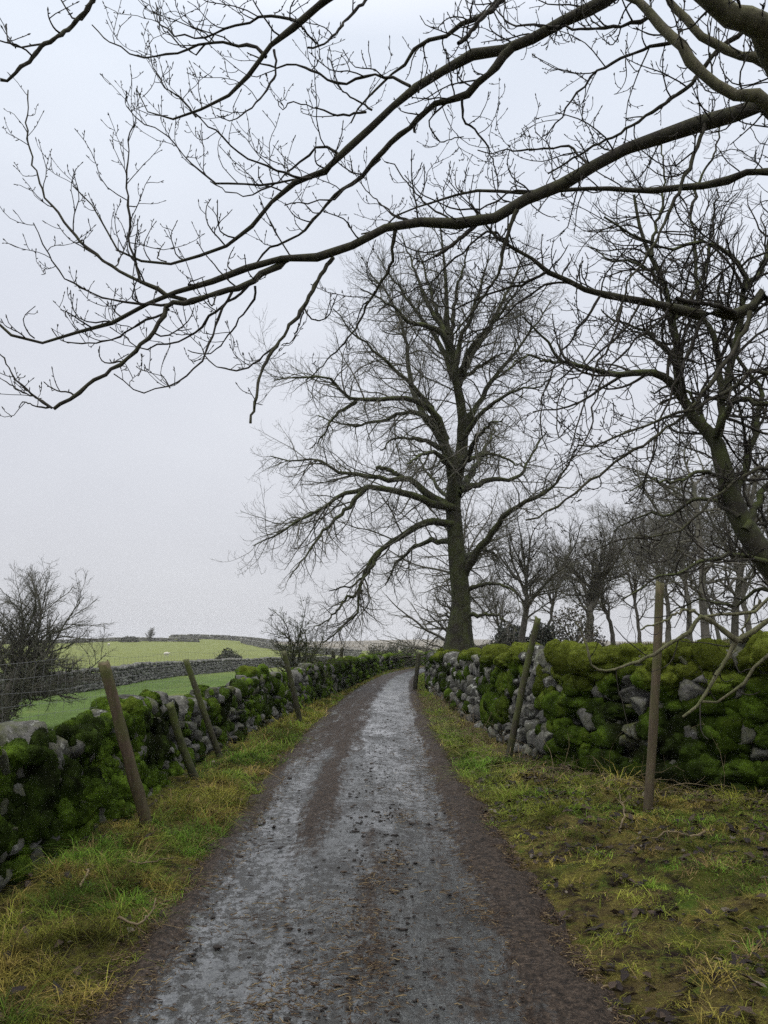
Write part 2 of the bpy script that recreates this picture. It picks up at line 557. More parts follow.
# ------------------------------------------------------------------ icospheres
def ico(sub):
    t = (1 + 5 ** 0.5) / 2
    v = [(-1, t, 0), (1, t, 0), (-1, -t, 0), (1, -t, 0), (0, -1, t), (0, 1, t), (0, -1, -t), (0, 1, -t), (t, 0, -1), (t, 0, 1), (-t, 0, -1), (-t, 0, 1)]
    f = [(0, 11, 5), (0, 5, 1), (0, 1, 7), (0, 7, 10), (0, 10, 11), (1, 5, 9), (5, 11, 4), (11, 10, 2), (10, 7, 6), (7, 1, 8), (3, 9, 4), (3, 4, 2), (3, 2, 6), (3, 6, 8), (3, 8, 9), (4, 9, 5), (2, 4, 11), (6, 2, 10), (8, 6, 7), (9, 8, 1)]
    v = [np.array(a, float) / np.linalg.norm(a) for a in v]
    for _ in range(sub):
        c, g = {}, []

        def mid(a, b):
            k = (min(a, b), max(a, b))
            if k not in c:
                w = v[a] + v[b]
                v.append(w / np.linalg.norm(w))
                c[k] = len(v) - 1
            return c[k]
        for a, b, d in f:
            ab, bd, da = mid(a, b), mid(b, d), mid(d, a)
            g += [(a, ab, da), (b, bd, ab), (d, da, bd), (ab, bd, da)]
        f = g
    return np.array(v), np.array(f, np.int32)


ICO = [ico(k) for k in range(5)]


def rocks(C, A, S, sub, rng, cuts=9, boxy=0.62, lump=0.10, seed=0):
    """C centres (N,3); A heading angle of the wall there; S half sizes (along, depth, up) -> verts (N,n,3)"""
    tv, tf = ICO[sub]
    N = len(C)
    v = np.sign(tv) * np.abs(tv) ** boxy
    v = v / np.abs(v).max()
    v = np.broadcast_to(v, (N,) + v.shape).copy()
    for k in range(cuts):
        n = unit(rng.normal(size=(N, 3)))
        d = rng.uniform(0.50, 0.96, (N, 1))
        s = np.einsum('ijk,ik->ij', v, n) - d
        v = v - np.clip(s, 0, None)[..., None] * n[:, None, :]
    off = rng.uniform(0, 90, (N, 1, 3))
    nn = fbm(v * 1.7 + off, seed + 1, 3) - 0.5
    n2 = np.abs(fbm(v * 4.3 + off, seed + 4, 3) - 0.5)
    v = v * (1.12 + lump * 2 * nn[..., None] - 0.30 * n2[..., None])
    v = v * S[:, None, :]
    tl = rng.normal(0, 0.10, (N, 1))
    x, z = v[..., 0] * np.cos(tl) - v[..., 2] * np.sin(tl), v[..., 0] * np.sin(tl) + v[..., 2] * np.cos(tl)
    y = v[..., 1]
    ca, sa = np.cos(A)[:, None], np.sin(A)[:, None]
    w = np.stack([x * ca - y * sa, x * sa + y * ca, z], -1)
    return w + C[:, None, :], tf


def merge(parts):
    """[(verts (N,n,3), faces (f,3), attrs {name:(N,n)})] -> V, T, attrs"""
    Vs, Ts, At, base = [], [], {}, 0
    for v, f, a in parts:
        N, n = v.shape[:2]
        Vs.append(v.reshape(-1, 3))
        Ts.append((f[None] + (np.arange(N) * n)[:, None, None] + base).reshape(-1, 3))
        base += N * n
        for k, x in a.items():
            x = np.broadcast_to(np.asarray(x).reshape((N, 1) + np.asarray(x).shape[1:]), (N, n) + np.asarray(x).shape[1:])
            At.setdefault(k, []).append(x.reshape((N * n,) + x.shape[2:]))
    return np.concatenate(Vs), np.concatenate(Ts), {k: np.concatenate(x) for k, x in At.items()}


def tri_area(V, T):
    a, b, c = V[T[:, 0]], V[T[:, 1]], V[T[:, 2]]
    n = np.cross(b - a, c - a)
    return 0.5 * np.linalg.norm(n, axis=1), unit(n)


def fuzz(V, T, tint, count, rng, lo, hi, width, near_w=None, droop=0.3):
    """many tiny leaf points standing out of a surface"""
    ar, nr = tri_area(V, T)
    if near_w is not None:
        ar = ar * near_w(V[T[:, 0]])
    ar = ar * np.clip(0.35 + 0.65 * nr[:, 2] + 0.6, 0.1, None)
    pick = rng.choice(len(T), count, p=ar / ar.sum())
    r1, r2 = np.sqrt(rng.random((count, 1))), rng.random((count, 1))
    t = T[pick]
    p = V[t[:, 0]] * (1 - r1) + V[t[:, 1]] * (r1 * (1 - r2)) + V[t[:, 2]] * (r1 * r2)
    n = nr[pick]
    d = unit(n + rng.normal(0, 0.45, (count, 3)) + np.array([0, 0, -droop]))
    s = unit(np.cross(d, rng.normal(size=(count, 3))))
    L = rng.uniform(lo, hi, (count, 1))
    w = width * rng.uniform(0.6, 1.4, (count, 1))
    vv = np.stack([p - s * w - n * 0.004, p + s * w - n * 0.004, p + d * L], 1)
    tc = tint[t[:, 0]] * rng.uniform(0.4, 2.3, (count, 1)) * rng.uniform(0.85, 1.15, (count, 3))
    return vv.reshape(-1, 3), np.arange(count * 3).reshape(-1, 3), np.repeat(tc, 3, 0)


def dry_wall(name, label, path, face_side, hfun, thick, rng, courses, size, moss_fn, lichen_fn, near_limit, dens=1.0, fuzz_n=0, moss_big=1.0, knob=0.0155, bigp=0.10, bright=1.0, back=True, cat='wall', moss_lump=0.2):
    """face_side: +1 the shown face lies to the left of the path's heading, -1 to the right"""
    path = smooth_path(path, 0.1)
    d = np.concatenate([[0], np.cumsum(np.linalg.norm(np.diff(path, axis=0), axis=1))])
    tang = unit(np.gradient(path, axis=0))
    L = d[-1]

    def pos(s):
        return np.stack([np.interp(s, d, path[:, 0]), np.interp(s, d, path[:, 1])], -1)

    def ang(s):
        t = np.stack([np.interp(s, d, tang[:, 0]), np.interp(s, d, tang[:, 1])], -1)
        return np.arctan2(t[..., 1], t[..., 0])
    root = empty(name, (*path[len(path) // 2], 0))
    tag(root, label, cat)
    C, A, S, SIDE = [], [], [], []
    wmin, wmax = size
    for side in ((face_side, -face_side) if back else (face_side,)):
        k = 1.0 if side == face_side else 1.5
        z = 0.0
        for c in range(60):
            ch = courses * rng.uniform(0.75, 1.3) * k
            s = rng.uniform(-0.3, 0)
            done = True
            while s < L:
                p = pos(np.array([s]))[0]
                rr_ = math.hypot(p[0], p[1])
                big = 1.0 + 0.5 * max(0, (rr_ - 24) / 30)
                w = rng.uniform(wmin, wmax) * k * big
                hh = hfun(p)
                if z + ch * 0.4 < hh:
                    done = False
                    hz = ch * rng.uniform(0.8, 1.25)
                    o = thick * (0.5 - 0.26 * z / max(hh, 0.3)) - 0.15 + rng.uniform(-0.035, 0.045)
                    a = ang(np.array([s + w / 2]))[0]
                    pc = pos(np.array([s + w / 2]))[0]
                    nx, ny = -sin(a) * side, cos(a) * side
                    zz = z + hz / 2 + rng.uniform(-0.03, 0.03)
                    C.append((pc[0] + nx * o, pc[1] + ny * o, zz))
                    A.append(a)
                    S.append((w * 0.54, 0.19, hz * 0.56))
                    SIDE.append(side)
                s += w * rng.uniform(0.92, 1.02)
            z += ch * 0.93
            if done:
                break
    # rough coping stones along the top
    s = 0.0
    while s < L:
        p = pos(np.array([s]))[0]
        rr_ = math.hypot(p[0], p[1])
        w = rng.uniform(wmin, wmax) * 1.1 * (1 + 0.5 * max(0, (rr_ - 24) / 30))
        a = ang(np.array([s]))[0]
        C.append((p[0] + rng.uniform(-.05, .05), p[1], hfun(p) + rng.uniform(-0.02, 0.10)))
        A.append(a + rng.normal(0, 0.25))
        S.append((w * 0.55, thick * 0.36, rng.uniform(0.10, 0.19)))
        SIDE.append(0)
        s += w * rng.uniform(0.8, 1.0)
    C, A, S, SIDE = np.array(C), np.array(A), np.array(S), np.array(SIDE)
    gz = height(C[:, 0], C[:, 1])
    gpath = height(path[:, 0] , path[:, 1])
    C[:, 2] += np.interp(C[:, 1], path[:, 1] if path[-1, 1] > path[0, 1] else path[::-1, 1], gpath if path[-1, 1] > path[0, 1] else gpath[::-1]) * 0.3 if False else 0
    C[:, 2] += 0.03
    R = np.hypot(C[:, 0], C[:, 1])
    near = R < near_limit
    parts = []
    g = rng.uniform(0.035, 0.115, len(C))
    tint = np.stack([g * 1.03, g, g * 0.92], -1)
    lich = lichen_fn(C) * rng.uniform(0.1, 1.3, len(C))
    green = rng.uniform(0.5, 1.1, len(C)) * np.clip(0.25 + moss_fn(C) * 1.3, 0.3, 1)
    for m_, sub in ((near, 3), (~near & (R < near_limit * 2.4), 2), (R >= near_limit * 2.4, 1)):
        if m_.any():
            v, f = rocks(C[m_], A[m_], S[m_], sub, rng, seed=5)
            parts.append((v, f, {'tint': tint[m_], 'lichen': lich[m_], 'green': green[m_]}))
    Vv, Tt, at_ = merge(parts)
    mesh_obj('stonework', Vv, None, Tt, MAT['stone'], root, at_['tint'], False, {'lichen': at_['lichen'], 'green': at_['green']})
    # rubble core inside the faces, coloured dark to deepen the shade in the gaps
    hc = np.array([hfun(p) for p in path]) - 0.05
    nn = np.stack([-tang[:, 1], tang[:, 0]], -1)
    prof = []
    for sgn, top in ((1, 0), (1, 1), (-1, 1), (-1, 0)):
        wv = thick * (0.5 if top == 0 else 0.32) - 0.17
        prof.append(np.column_stack([path + nn * sgn * wv, np.where(top, hc, -0.3)]))
    prof = np.stack(prof, 1)
    n = len(path)
    ii = np.arange(n - 1)
    q = []
    for a in range(3):
        q.append(np.stack([ii * 4 + a, ii * 4 + a + 1, (ii + 1) * 4 + a + 1, (ii + 1) * 4 + a], -1))
    q = np.concatenate(q)
    q = np.vstack([q, [[0, 1, 2, 3], [(n - 1) * 4 + 3, (n - 1) * 4 + 2, (n - 1) * 4 + 1, (n - 1) * 4]]])
    cn = 4 * n
    mesh_obj('rubble_core', prof, q, None, MAT['stone'], root, np.full((cn, 3), 0.03), False, {'lichen': np.zeros(cn), 'green': np.ones(cn)})
    # moss knobs and cushions over many of the stones
    mo = moss_fn(C)
    has = (rng.random(len(C)) < mo) & (SIDE != -face_side)
    if has.any():
        Cs, As, Ss, sds = C[has], A[has], S[has], SIDE[has]
        Rs = np.hypot(Cs[:, 0], Cs[:, 1])
        cnt = np.where(Rs < near_limit, rng.integers(6, 11, len(Cs)), np.where(Rs < near_limit * 2, rng.integers(4, 7, len(Cs)), 2))
        ids = np.repeat(np.arange(len(Cs)), cnt)
        Cm, Am, sd = Cs[ids].copy(), As[ids], sds[ids]
        big = (cnt[ids] == 2) | (rng.random(len(ids)) < bigp)
        ox = rng.uniform(-1, 1, len(ids)) * Ss[ids, 0] * np.where(big, 0.25, 0.85)
        oz = rng.uniform(-1, 1, len(ids)) * Ss[ids, 2] * np.where(big, 0.25, 0.9)
        tx = np.stack([np.cos(Am), np.sin(Am)], -1)
        nx = np.stack([-np.sin(Am), np.cos(Am)], -1) * face_side
        out = np.where(sd == 0, rng.uniform(-0.6, 1.0, len(ids)) * Ss[ids, 1], rng.uniform(0.07, 0.16, len(ids)) * np.where(big, 0.7, 1))
        Cm[:, :2] += tx * ox[:, None] + nx * out[:, None]
        Cm[:, 2] += np.where(sd == 0, rng.uniform(0.02, 0.12, len(ids)), oz)
        kr = rng.gamma(5.0, knob, len(ids)).clip(0.025, 0.20) * moss_big
        Sm = np.stack([kr * rng.uniform(0.8, 1.5, len(ids)), kr * rng.uniform(0.65, 1.0, len(ids)), kr * rng.uniform(0.75, 1.35, len(ids))], -1)
        sb = Ss[ids] * rng.uniform(0.85, 1.15, (len(ids), 1)) * moss_big
        sb[:, 1] = np.where(sd == 0, sb[:, 1] * 0.9, rng.uniform(0.11, 0.17, len(ids)))
        Sm = np.where(big[:, None], sb, Sm)
        Rm = np.hypot(Cm[:, 0], Cm[:, 1])
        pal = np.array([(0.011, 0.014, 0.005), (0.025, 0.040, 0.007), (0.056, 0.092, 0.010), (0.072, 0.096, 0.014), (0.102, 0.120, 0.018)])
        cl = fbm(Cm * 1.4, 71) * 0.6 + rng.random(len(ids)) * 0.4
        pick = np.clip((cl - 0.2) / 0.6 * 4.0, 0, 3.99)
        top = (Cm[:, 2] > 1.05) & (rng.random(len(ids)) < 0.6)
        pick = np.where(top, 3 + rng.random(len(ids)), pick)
        i0 = np.clip(pick.astype(int), 0, 3)
        fr = (pick - i0)[:, None]
        tm = (pal[i0] * (1 - fr) + pal[i0 + 1] * fr) * rng.uniform(0.65, 1.3, (len(ids), 1))
        Vs, Ts, tints, b = [], [], [], 0
        for m_, sub, amp in ((Rm < near_limit, 3, 1), ((Rm >= near_limit) & (Rm < near_limit * 2), 2, 1), (Rm >= near_limit * 2, 1, 0.8)):
            if not m_.any():
                continue
            tv, tf = ICO[sub]
            N = int(m_.sum())
            v = np.sign(tv) * np.abs(tv) ** 0.9
            off = rng.uniform(0, 50, (N, 1, 3))
            warp = 1 + 0.7 * (fbm(v[None] * 1.1 + off, 2, 2) - 0.5)
            v = v[None] * warp[..., None] * Sm[m_][:, None, :]
            lum = np.abs(vnoise(v * 11 + off, 3) - 0.5) * 2
            lum2 = np.abs(vnoise(v * 24 + off, 4) - 0.5) * 2
            lum3 = vnoise(v * 60 + off, 6)
            disp = (0.55 - lum) * moss_lump * 0.6 + (0.5 - lum2) * moss_lump * 0.4 + (lum3 - 0.5) * 0.12
            v = v * (1 + amp * disp[..., None])
            ca, sa = np.cos(Am[m_])[:, None], np.sin(Am[m_])[:, None]
            v = np.stack([v[..., 0] * ca - v[..., 1] * sa, v[..., 0] * sa + v[..., 1] * ca, v[..., 2]], -1) + Cm[m_][:, None, :]
            Vs.append(v.reshape(-1, 3))
            Ts.append((tf[None] + (np.arange(N) * len(tv))[:, None, None] + b).reshape(-1, 3))
            pv_ = v.reshape(-1, 3)
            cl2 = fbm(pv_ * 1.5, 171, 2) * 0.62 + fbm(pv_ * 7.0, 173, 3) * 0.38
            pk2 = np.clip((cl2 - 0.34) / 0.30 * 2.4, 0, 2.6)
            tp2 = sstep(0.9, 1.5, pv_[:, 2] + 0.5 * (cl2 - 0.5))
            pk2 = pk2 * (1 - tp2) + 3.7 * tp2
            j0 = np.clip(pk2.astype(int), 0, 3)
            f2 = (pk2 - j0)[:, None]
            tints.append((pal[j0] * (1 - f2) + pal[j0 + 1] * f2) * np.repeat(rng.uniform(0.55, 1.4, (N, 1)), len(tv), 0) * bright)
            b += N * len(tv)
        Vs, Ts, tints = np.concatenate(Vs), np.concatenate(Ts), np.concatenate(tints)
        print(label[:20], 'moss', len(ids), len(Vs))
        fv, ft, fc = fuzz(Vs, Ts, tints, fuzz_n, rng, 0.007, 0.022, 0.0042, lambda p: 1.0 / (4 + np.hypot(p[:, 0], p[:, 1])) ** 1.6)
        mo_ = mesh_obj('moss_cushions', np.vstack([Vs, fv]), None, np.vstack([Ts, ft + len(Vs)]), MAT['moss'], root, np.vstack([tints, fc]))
        mo_['kind'] = 'stuff'
    return root


rngw = np.random.default_rng(11)
lw_path = np.column_stack([LWX - 0.44, LWY])[1:]
lw_path[0] = (lw_path[0][0], 1.0)


def lh(p):
    x, y = p
    return 0.69 + 0.12 * min(max((10 - y) / 3, 0), 1) + 0.05 * sin(y * 0.9) + 0.12 * (vnoise(np.array([[y * 0.8, 3.0]]), 8)[0] - 0.5) + 0.08 * min(max(y - 12, 0), 8) / 8 - 0.12 * min(max(y - 30, 0), 20) / 20


def l_moss(C):
    n = fbm(C * np.array([0.9, 0.9, 1.3]), 50, 3)
    base = 0.56 + 0.35 * np.clip((7.4 - C[:, 1]) / 0.8, 0, 1)
    n = 0.5 + (n - 0.5) * np.clip((C[:, 1] - 5.5) / 2, 0.25, 1)
    return np.clip(base + (n - 0.5) * 3.0 + 0.25 * np.clip((C[:, 1] - 12) / 10, 0, 1) + 0.46 * (C[:, 1] < 9) - 0.16 * np.clip((C[:, 2] - 0.85) / 0.3, 0, 1) * (C[:, 1] < 12), 0.02, 0.95)


def l_lich(C):
    return np.clip(0.35 + 0.5 * (C[:, 2] > 0.8), 0, 1)


dry_wall('dry_stone_wall', 'low dry stone wall with bright moss knobs running along the left of the lane', lw_path, -1, lh, 0.62, rngw, 0.165, (0.16, 0.38), l_moss, l_lich, 13, fuzz_n=380000, moss_lump=0.30, knob=0.0118, bigp=0.02, bright=1.3)

rw_in = smooth_path(RWP, 0.3)
tn = unit(np.gradient(rw_in, axis=0))
# heading along RWP goes from near right to far; the lane lies to its left
rw_path = rw_in + np.stack([tn[:, 1], -tn[:, 0]], -1) * 0.48
rw_path = rw_path[::3]


def rh(p):
    x, y = p
    base = 1.27 + 0.14 * (vnoise(np.array([[x * 0.9, y * 0.5]]), 18)[0] - 0.5)
    base += 0.22 * max(0.0, min(1.0, (x - 2.9) / 1.5))
    return base - 0.24 * max(0, min(1, (y - 15) / 11))


def r_moss(C):
    n = fbm(C * np.array([0.9, 0.9, 1.1]), 60, 3)
    nearw = np.clip((11.6 - C[:, 1]) / 1.6, 0, 1)
    top = np.clip((C[:, 2] - 1.2) / 0.25, 0, 1)
    return np.clip(0.06 + (n - 0.5) * 1.2 + 0.74 * nearw + 0.3 * top, 0.02, 0.97)


def r_lich(C):
    return np.clip(0.3 + 0.65 * np.clip((C[:, 1] - 10) / 2, 0, 1), 0, 1.0)


dry_wall('dry_stone_wall', 'tall dry stone wall on the right, thick moss near and white lichen further off', rw_path, 1, rh, 0.68, np.random.default_rng(12), 0.20, (0.18, 0.44), r_moss, r_lich, 14, fuzz_n=420000, moss_big=1.0, moss_lump=0.26, knob=0.0165, bigp=0.20, bright=0.95)

# second wall across the pasture, and the walls on the skyline
bare = lambda C: np.full(len(C), 0.03)


def field_wall(pts, label, hh, course, sz, step=0.5):
    p = np.array([(q[0], q[1]) for q in pts], float)
    p = smooth_path(p, step)
    rng = np.random.default_rng(int(abs(p[0, 0]) * 10) + 3)
    z0 = height(p[:, 0], p[:, 1])
    d = np.concatenate([[0], np.cumsum(np.linalg.norm(np.diff(p, axis=0), axis=1))])
    tg = unit(np.gradient(p, axis=0))
    C, A, S = [], [], []
    for side in (-1, 1):
        for k in range(int(hh / course) + 1):
            s = rng.uniform(0, sz)
            while s < d[-1]:
                w = sz * rng.uniform(0.7, 1.4)
                a = math.atan2(np.interp(s, d, tg[:, 1]), np.interp(s, d, tg[:, 0]))
                o = side * (0.24 - 0.09 * k * course / hh)
                z = np.interp(s, d, z0) + (k + 0.4) * course + rng.uniform(-.04, .05) + (0.12 * vnoise(np.array([[s * 0.3, 1.0]]), 4)[0] if k == int(hh / course) else 0)
                C.append((np.interp(s, d, p[:, 0]) - sin(a) * o, np.interp(s, d, p[:, 1]) + cos(a) * o, z))
                A.append(a)
                S.append((w * 0.55, 0.2, course * 0.6))
                s += w
    C, A, S = np.array(C), np.array(A), np.array(S)
    v, f = rocks(C, A, S, 1, rng, cuts=5)
    g = rng.uniform(0.05, 0.17, len(C))
    Vv, Tt, a_ = merge([(v, f, {'tint': np.stack([g, g * 0.98, g * 0.9], -1), 'lichen': rng.uniform(0, 0.9, len(C)), 'green': rng.uniform(0.0, 0.35, len(C))})])
    o = mesh_obj('field_wall', Vv, None, Tt, MAT['stone'], None, a_['tint'], False, {'lichen': a_['lichen'], 'green': a_['green']})
    return tag(o, label, 'wall')


field_wall([(-34, 30), (-24, 36), (-18.6, 45), (-18.2, 56), (-17.5, 70), (-15.5, 90), (-12.5, 112), (-9, 140)], 'grey dry stone wall crossing the green pasture beyond the lane wall', 1.15, 0.2, 0.36)
field_wall([(-150, 285), (-110, 282), (-82, 276), (-66, 280)], 'dark stone wall along the skyline of the far pasture below the lone tree', 1.3, 0.45, 1.2, 2)
field_wall([(-92, 335), (-76, 331), (-60, 333), (-45, 318)], 'dark stone wall on the crest of the low far hill', 1.5, 0.5, 1.2, 2)
field_wall([(-55, 300), (-40, 262), (-30, 240), (-6, 205)], 'dark stone wall slanting down the right flank of the far hill', 1.4, 0.45, 1.2, 2)


# ------------------------------------------------------------------ fence posts
def post(p0, p1, r, tint, green, label, square=False, group=None, seed=0, name='fence_post'):
    rng = np.random.default_rng(seed)
    p0, p1 = np.array(p0, float), np.array(p1, float)
    K, Sd = 20, 14
    t = np.linspace(0, 1, K)
    ax = unit((p1 - p0)[None])[0]
    n1 = unit(np.cross(ax, [0.2, 1, 0])[None])[0]
    n2 = np.cross(ax, n1)
    bow = np.sin(t * pi) * rng.normal(0, 0.012)
    c = p0 + t[:, None] * (p1 - p0) + bow[:, None] * n1
    th = np.linspace(0, 2 * pi, Sd, endpoint=False)
    e = 2.0 if not square else 5.0
    pr = (np.abs(np.cos(th)) ** e + np.abs(np.sin(th)) ** e) ** (-1 / e)
    rr2 = r * (1.06 - 0.12 * t)[:, None] * pr[None] * (1 + 0.34 * (fbm(np.stack(np.broadcast_arrays(t[:, None] * 9, np.cos(th)[None] * 1.5, np.sin(th)[None] * 1.5), -1), seed + 70) - 0.5))
    V = c[:, None, :] + rr2[..., None] * (np.cos(th)[None, :, None] * n1 + np.sin(th)[None, :, None] * n2)
    V[-1] += ax * ((np.cos(th + 0.6)[:, None] * 0.35 + rng.normal(0, 0.22, (Sd, 1))) * r)
    idx = np.arange(K * Sd).reshape(K, Sd)
    q = np.stack([idx[:-1], np.roll(idx[:-1], -1, 1), np.roll(idx[1:], -1, 1), idx[1:]], -1).reshape(-1, 4)
    V = np.vstack([V.reshape(-1, 3), c[-1][None] - ax * 0.004])
    tip = len(V) - 1
    tr = np.stack([idx[-1], np.roll(idx[-1], -1), np.full(Sd, tip)], -1)
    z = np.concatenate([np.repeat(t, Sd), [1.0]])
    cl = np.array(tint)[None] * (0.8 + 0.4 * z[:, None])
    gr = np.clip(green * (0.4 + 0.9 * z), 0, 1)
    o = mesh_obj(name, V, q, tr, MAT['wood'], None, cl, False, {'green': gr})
    return tag(o, label, 'fence post', group)


PG = 'leaning fence posts beside the stone walls'
brown = (0.080, 0.056, 0.038)
greyb = (0.050, 0.043, 0.031)


def gpt(px, py, z=0.0):
    a, b = (px - 384) / FPX, -(py - 512) / FPX
    dy, dz = cos(PITCH) - b * sin(PITCH), sin(PITCH) + b * cos(PITCH)
    t = (z - CZ) / dz
    return np.array([a * t, dy * t, z])


def post_px(b, tpx, dY, r, tint, green, label, **k):
    p0 = gpt(*b, 0.14)
    p1 = at(*tpx, p0[1] + dY)
    p0 = p0 + (p0 - p1) * 0.06
    return post(p0, p1, r, tint, green, label, group=PG, **k)


post_px((146, 822), (104, 663), -0.25, 0.044, brown, 0.55, 'stout brown post leaning outwards, nearest one on the left wall', seed=1, square=True)
post_px((218, 752), (186, 660), -0.25, 0.042, greyb, 0.8, 'thin mossy post leaning back, second of the row on the left wall', seed=2)
post_px((194, 775), (170, 704), -0.25, 0.046, (0.05, 0.05, 0.03), 1.0, 'short moss-covered stump of a post propped against the left wall', seed=3)
post_px((299, 717), (284, 652), -0.3, 0.055, greyb, 0.6, 'post with tapering foot beside the little hawthorn, left of the lane', seed=4)
post_px((648, 806), (660, 583), 0.05, 0.042, (0.090, 0.068, 0.044), 0.5, 'tall straight brown post standing in front of the mossy right wall', seed=5)
post_px((509, 757), (538, 618), -0.3, 0.043, greyb, 0.9, 'tall mossy post leaning right over the lichened stretch of the right wall', seed=6)
post_px((415, 687), (419, 653), 0.0, 0.075, (0.04, 0.035, 0.026), 0.3, 'dark post at the far end of the right wall by the bend', seed=7)
for i, (bx, by, tx, ty, Y, lb) in enumerate([(336, 682, 333, 651, 29, 'left one of two close far posts on the left wall'), (341, 680, 342, 648, 31, 'right one of two close far posts on the left wall'), (309, 690, 315, 662, 24, 'grey far post leaning right behind the left wall near the hawthorn'), (362, 672, 363, 653, 38, 'tiny distant post above the left wall near the bend')]):
    p1 = at(tx, ty, Y)
    p0 = at(bx, by, Y)
    post(p0, p1, 0.065, (0.05, 0.043, 0.033), 0.5, lb, group=PG, seed=20 + i)


# ------------------------------------------------------------------ tubes and trees
def tube_mesh(P, R, S):
    """P (N,K,3), R (N,K) -> verts, quads"""
    N, K = P.shape[:2]
    T = unit(np.gradient(P, axis=1))
    ref = np.where(np.abs(T[:, :1, 2:3]) > 0.8, np.array([1.0, 0.13, 0]), np.array([0.05, 0.1, 1.0]))
    ref = np.broadcast_to(ref, T.shape)
    n1 = unit(np.cross(T, ref))
    n2 = np.cross(T, n1)
    th = np.arange(S) * 2 * pi / S
    V = P[:, :, None, :] + R[:, :, None, None] * (np.cos(th)[:, None] * n1[:, :, None, :] + np.sin(th)[:, None] * n2[:, :, None, :])
    idx = np.arange(N * K * S).reshape(N, K, S)
    a, b = idx[:, :-1], idx[:, 1:]
    q = np.stack([a, np.roll(a, -1, 2), np.roll(b, -1, 2), b], -1).reshape(-1, 4)
    return V.reshape(-1, 3), q


class Tubes:
    def __init__(s):
        s.V, s.Q, s.n = [], [], 0

    def add(s, P, R, S):
        v, q = tube_mesh(np.asarray(P), np.asarray(R), S)
        s.V.append(v)
        s.Q.append(q + s.n)
        s.n += len(v)

    def build(s, name, mat, parent=None):
        return mesh_obj(name, np.concatenate(s.V), np.concatenate(s.Q), None, mat, parent)


def resample(P, K):
    P = np.asarray(P, float)
    Q = smooth_path(P, max(1e-3, np.linalg.norm(np.diff(P, axis=0), axis=1).sum() / (K * 4)))
    d = np.concatenate([[0], np.cumsum(np.linalg.norm(np.diff(Q, axis=0), axis=1))])
    s = np.linspace(0, d[-1], K)
    return np.stack([np.interp(s, d, Q[:, k]) for k in range(Q.shape[1])], 1)


def spawn(P, R, rng, spacing, len_rng, ang, trop, wander, K, tmin=0.1, rk=0.6, rmax=1.0, rmin=0.003, taper=0.35, droop0=0.0, rellen=None, tip=True, side=None, kink=0.0):
    """children along every parent path; all at once"""
    N, KP = P.shape[:2]
    L = np.linalg.norm(np.diff(P, axis=1), axis=-1).sum(1)
    cnt = np.maximum(1, np.round(L * (1 - tmin) / spacing * rng.uniform(0.8, 1.2, N)).astype(int))
    ids = np.repeat(np.arange(N), cnt)
    k = np.concatenate([np.arange(c) for c in cnt])
    t = tmin + (1 - tmin) * np.clip((k + rng.uniform(0.05, 0.95, len(k))) / cnt[ids], 0, 0.985)
    f = t * (KP - 1)
    i0 = np.clip(np.floor(f).astype(int), 0, KP - 2)
    fr = (f - i0)[:, None]
    p = P[ids, i0] * (1 - fr) + P[ids, i0 + 1] * fr
    tg = unit(P[ids, i0 + 1] - P[ids, i0])
    rp = R[ids, i0] * (1 - fr[:, 0]) + R[ids, i0 + 1] * fr[:, 0]
    rv = rng.normal(size=p.shape)
    if side is not None:
        rv = rv + side
    perp = unit(rv - (rv * tg).sum(-1, keepdims=True) * tg)
    a = np.radians(rng.uniform(*ang, len(p)))[:, None]
    d = tg * np.cos(a) + perp * np.sin(a)
    if rellen is not None:
        ln = L[ids] * rng.uniform(*rellen, len(p)) * (1.05 - 0.6 * t)
        ln = np.clip(ln, *len_rng)
    else:
        ln = rng.uniform(*len_rng, len(p)) * (1.1 - 0.5 * t)
    st = (ln / (K - 1))[:, None]
    pts = [p]
    up = np.array([0, 0, 1.0])
    wd = rng.normal(size=p.shape) * wander
    for j in range(K - 1):
        x = (j + 1) / (K - 1)
        wd = 0.5 * wd + rng.normal(size=p.shape) * wander
        d = unit(d + wd + up * (trop * x - droop0 * (1 - x)))
        p = p + d * st
        pts.append(p)
    Pn = np.stack(pts, 1)
    r0 = np.clip(np.minimum(rp * rk, ln * 0.022 + rmin), rmin, rmax)
    prof = np.linspace(1, taper, K)
    Rn = np.maximum(r0[:, None] * prof, rmin * 0.7)
    return Pn, Rn


def far_trunk_limb(P, R, tub, S):
    tub.add(P[None], R[None], S)


def leaf_quads(C, size, rng, col, flat=0.0, vary=0.4):
    N = len(C)
    n = unit(rng.normal(size=(N, 3)) + np.array([0, 0, flat]))
    u_ = unit(np.cross(n, rng.normal(size=(N, 3))))
    v_ = np.cross(n, u_)
    s = (size * rng.uniform(0.6, 1.4, (N, 1)))
    V = np.stack([C - u_ * s, C - v_ * s * 0.55 + n * s * 0.15, C + u_ * s, C + v_ * s * 0.55 + n * s * 0.15], 1)
    c = np.asarray(col) * rng.uniform(1 - vary, 1 + vary, (N, 1)) * rng.uniform(0.9, 1.1, (N, 3))
    return V.reshape(-1, 3), np.arange(N * 4).reshape(-1, 4), np.repeat(c, 4, 0)


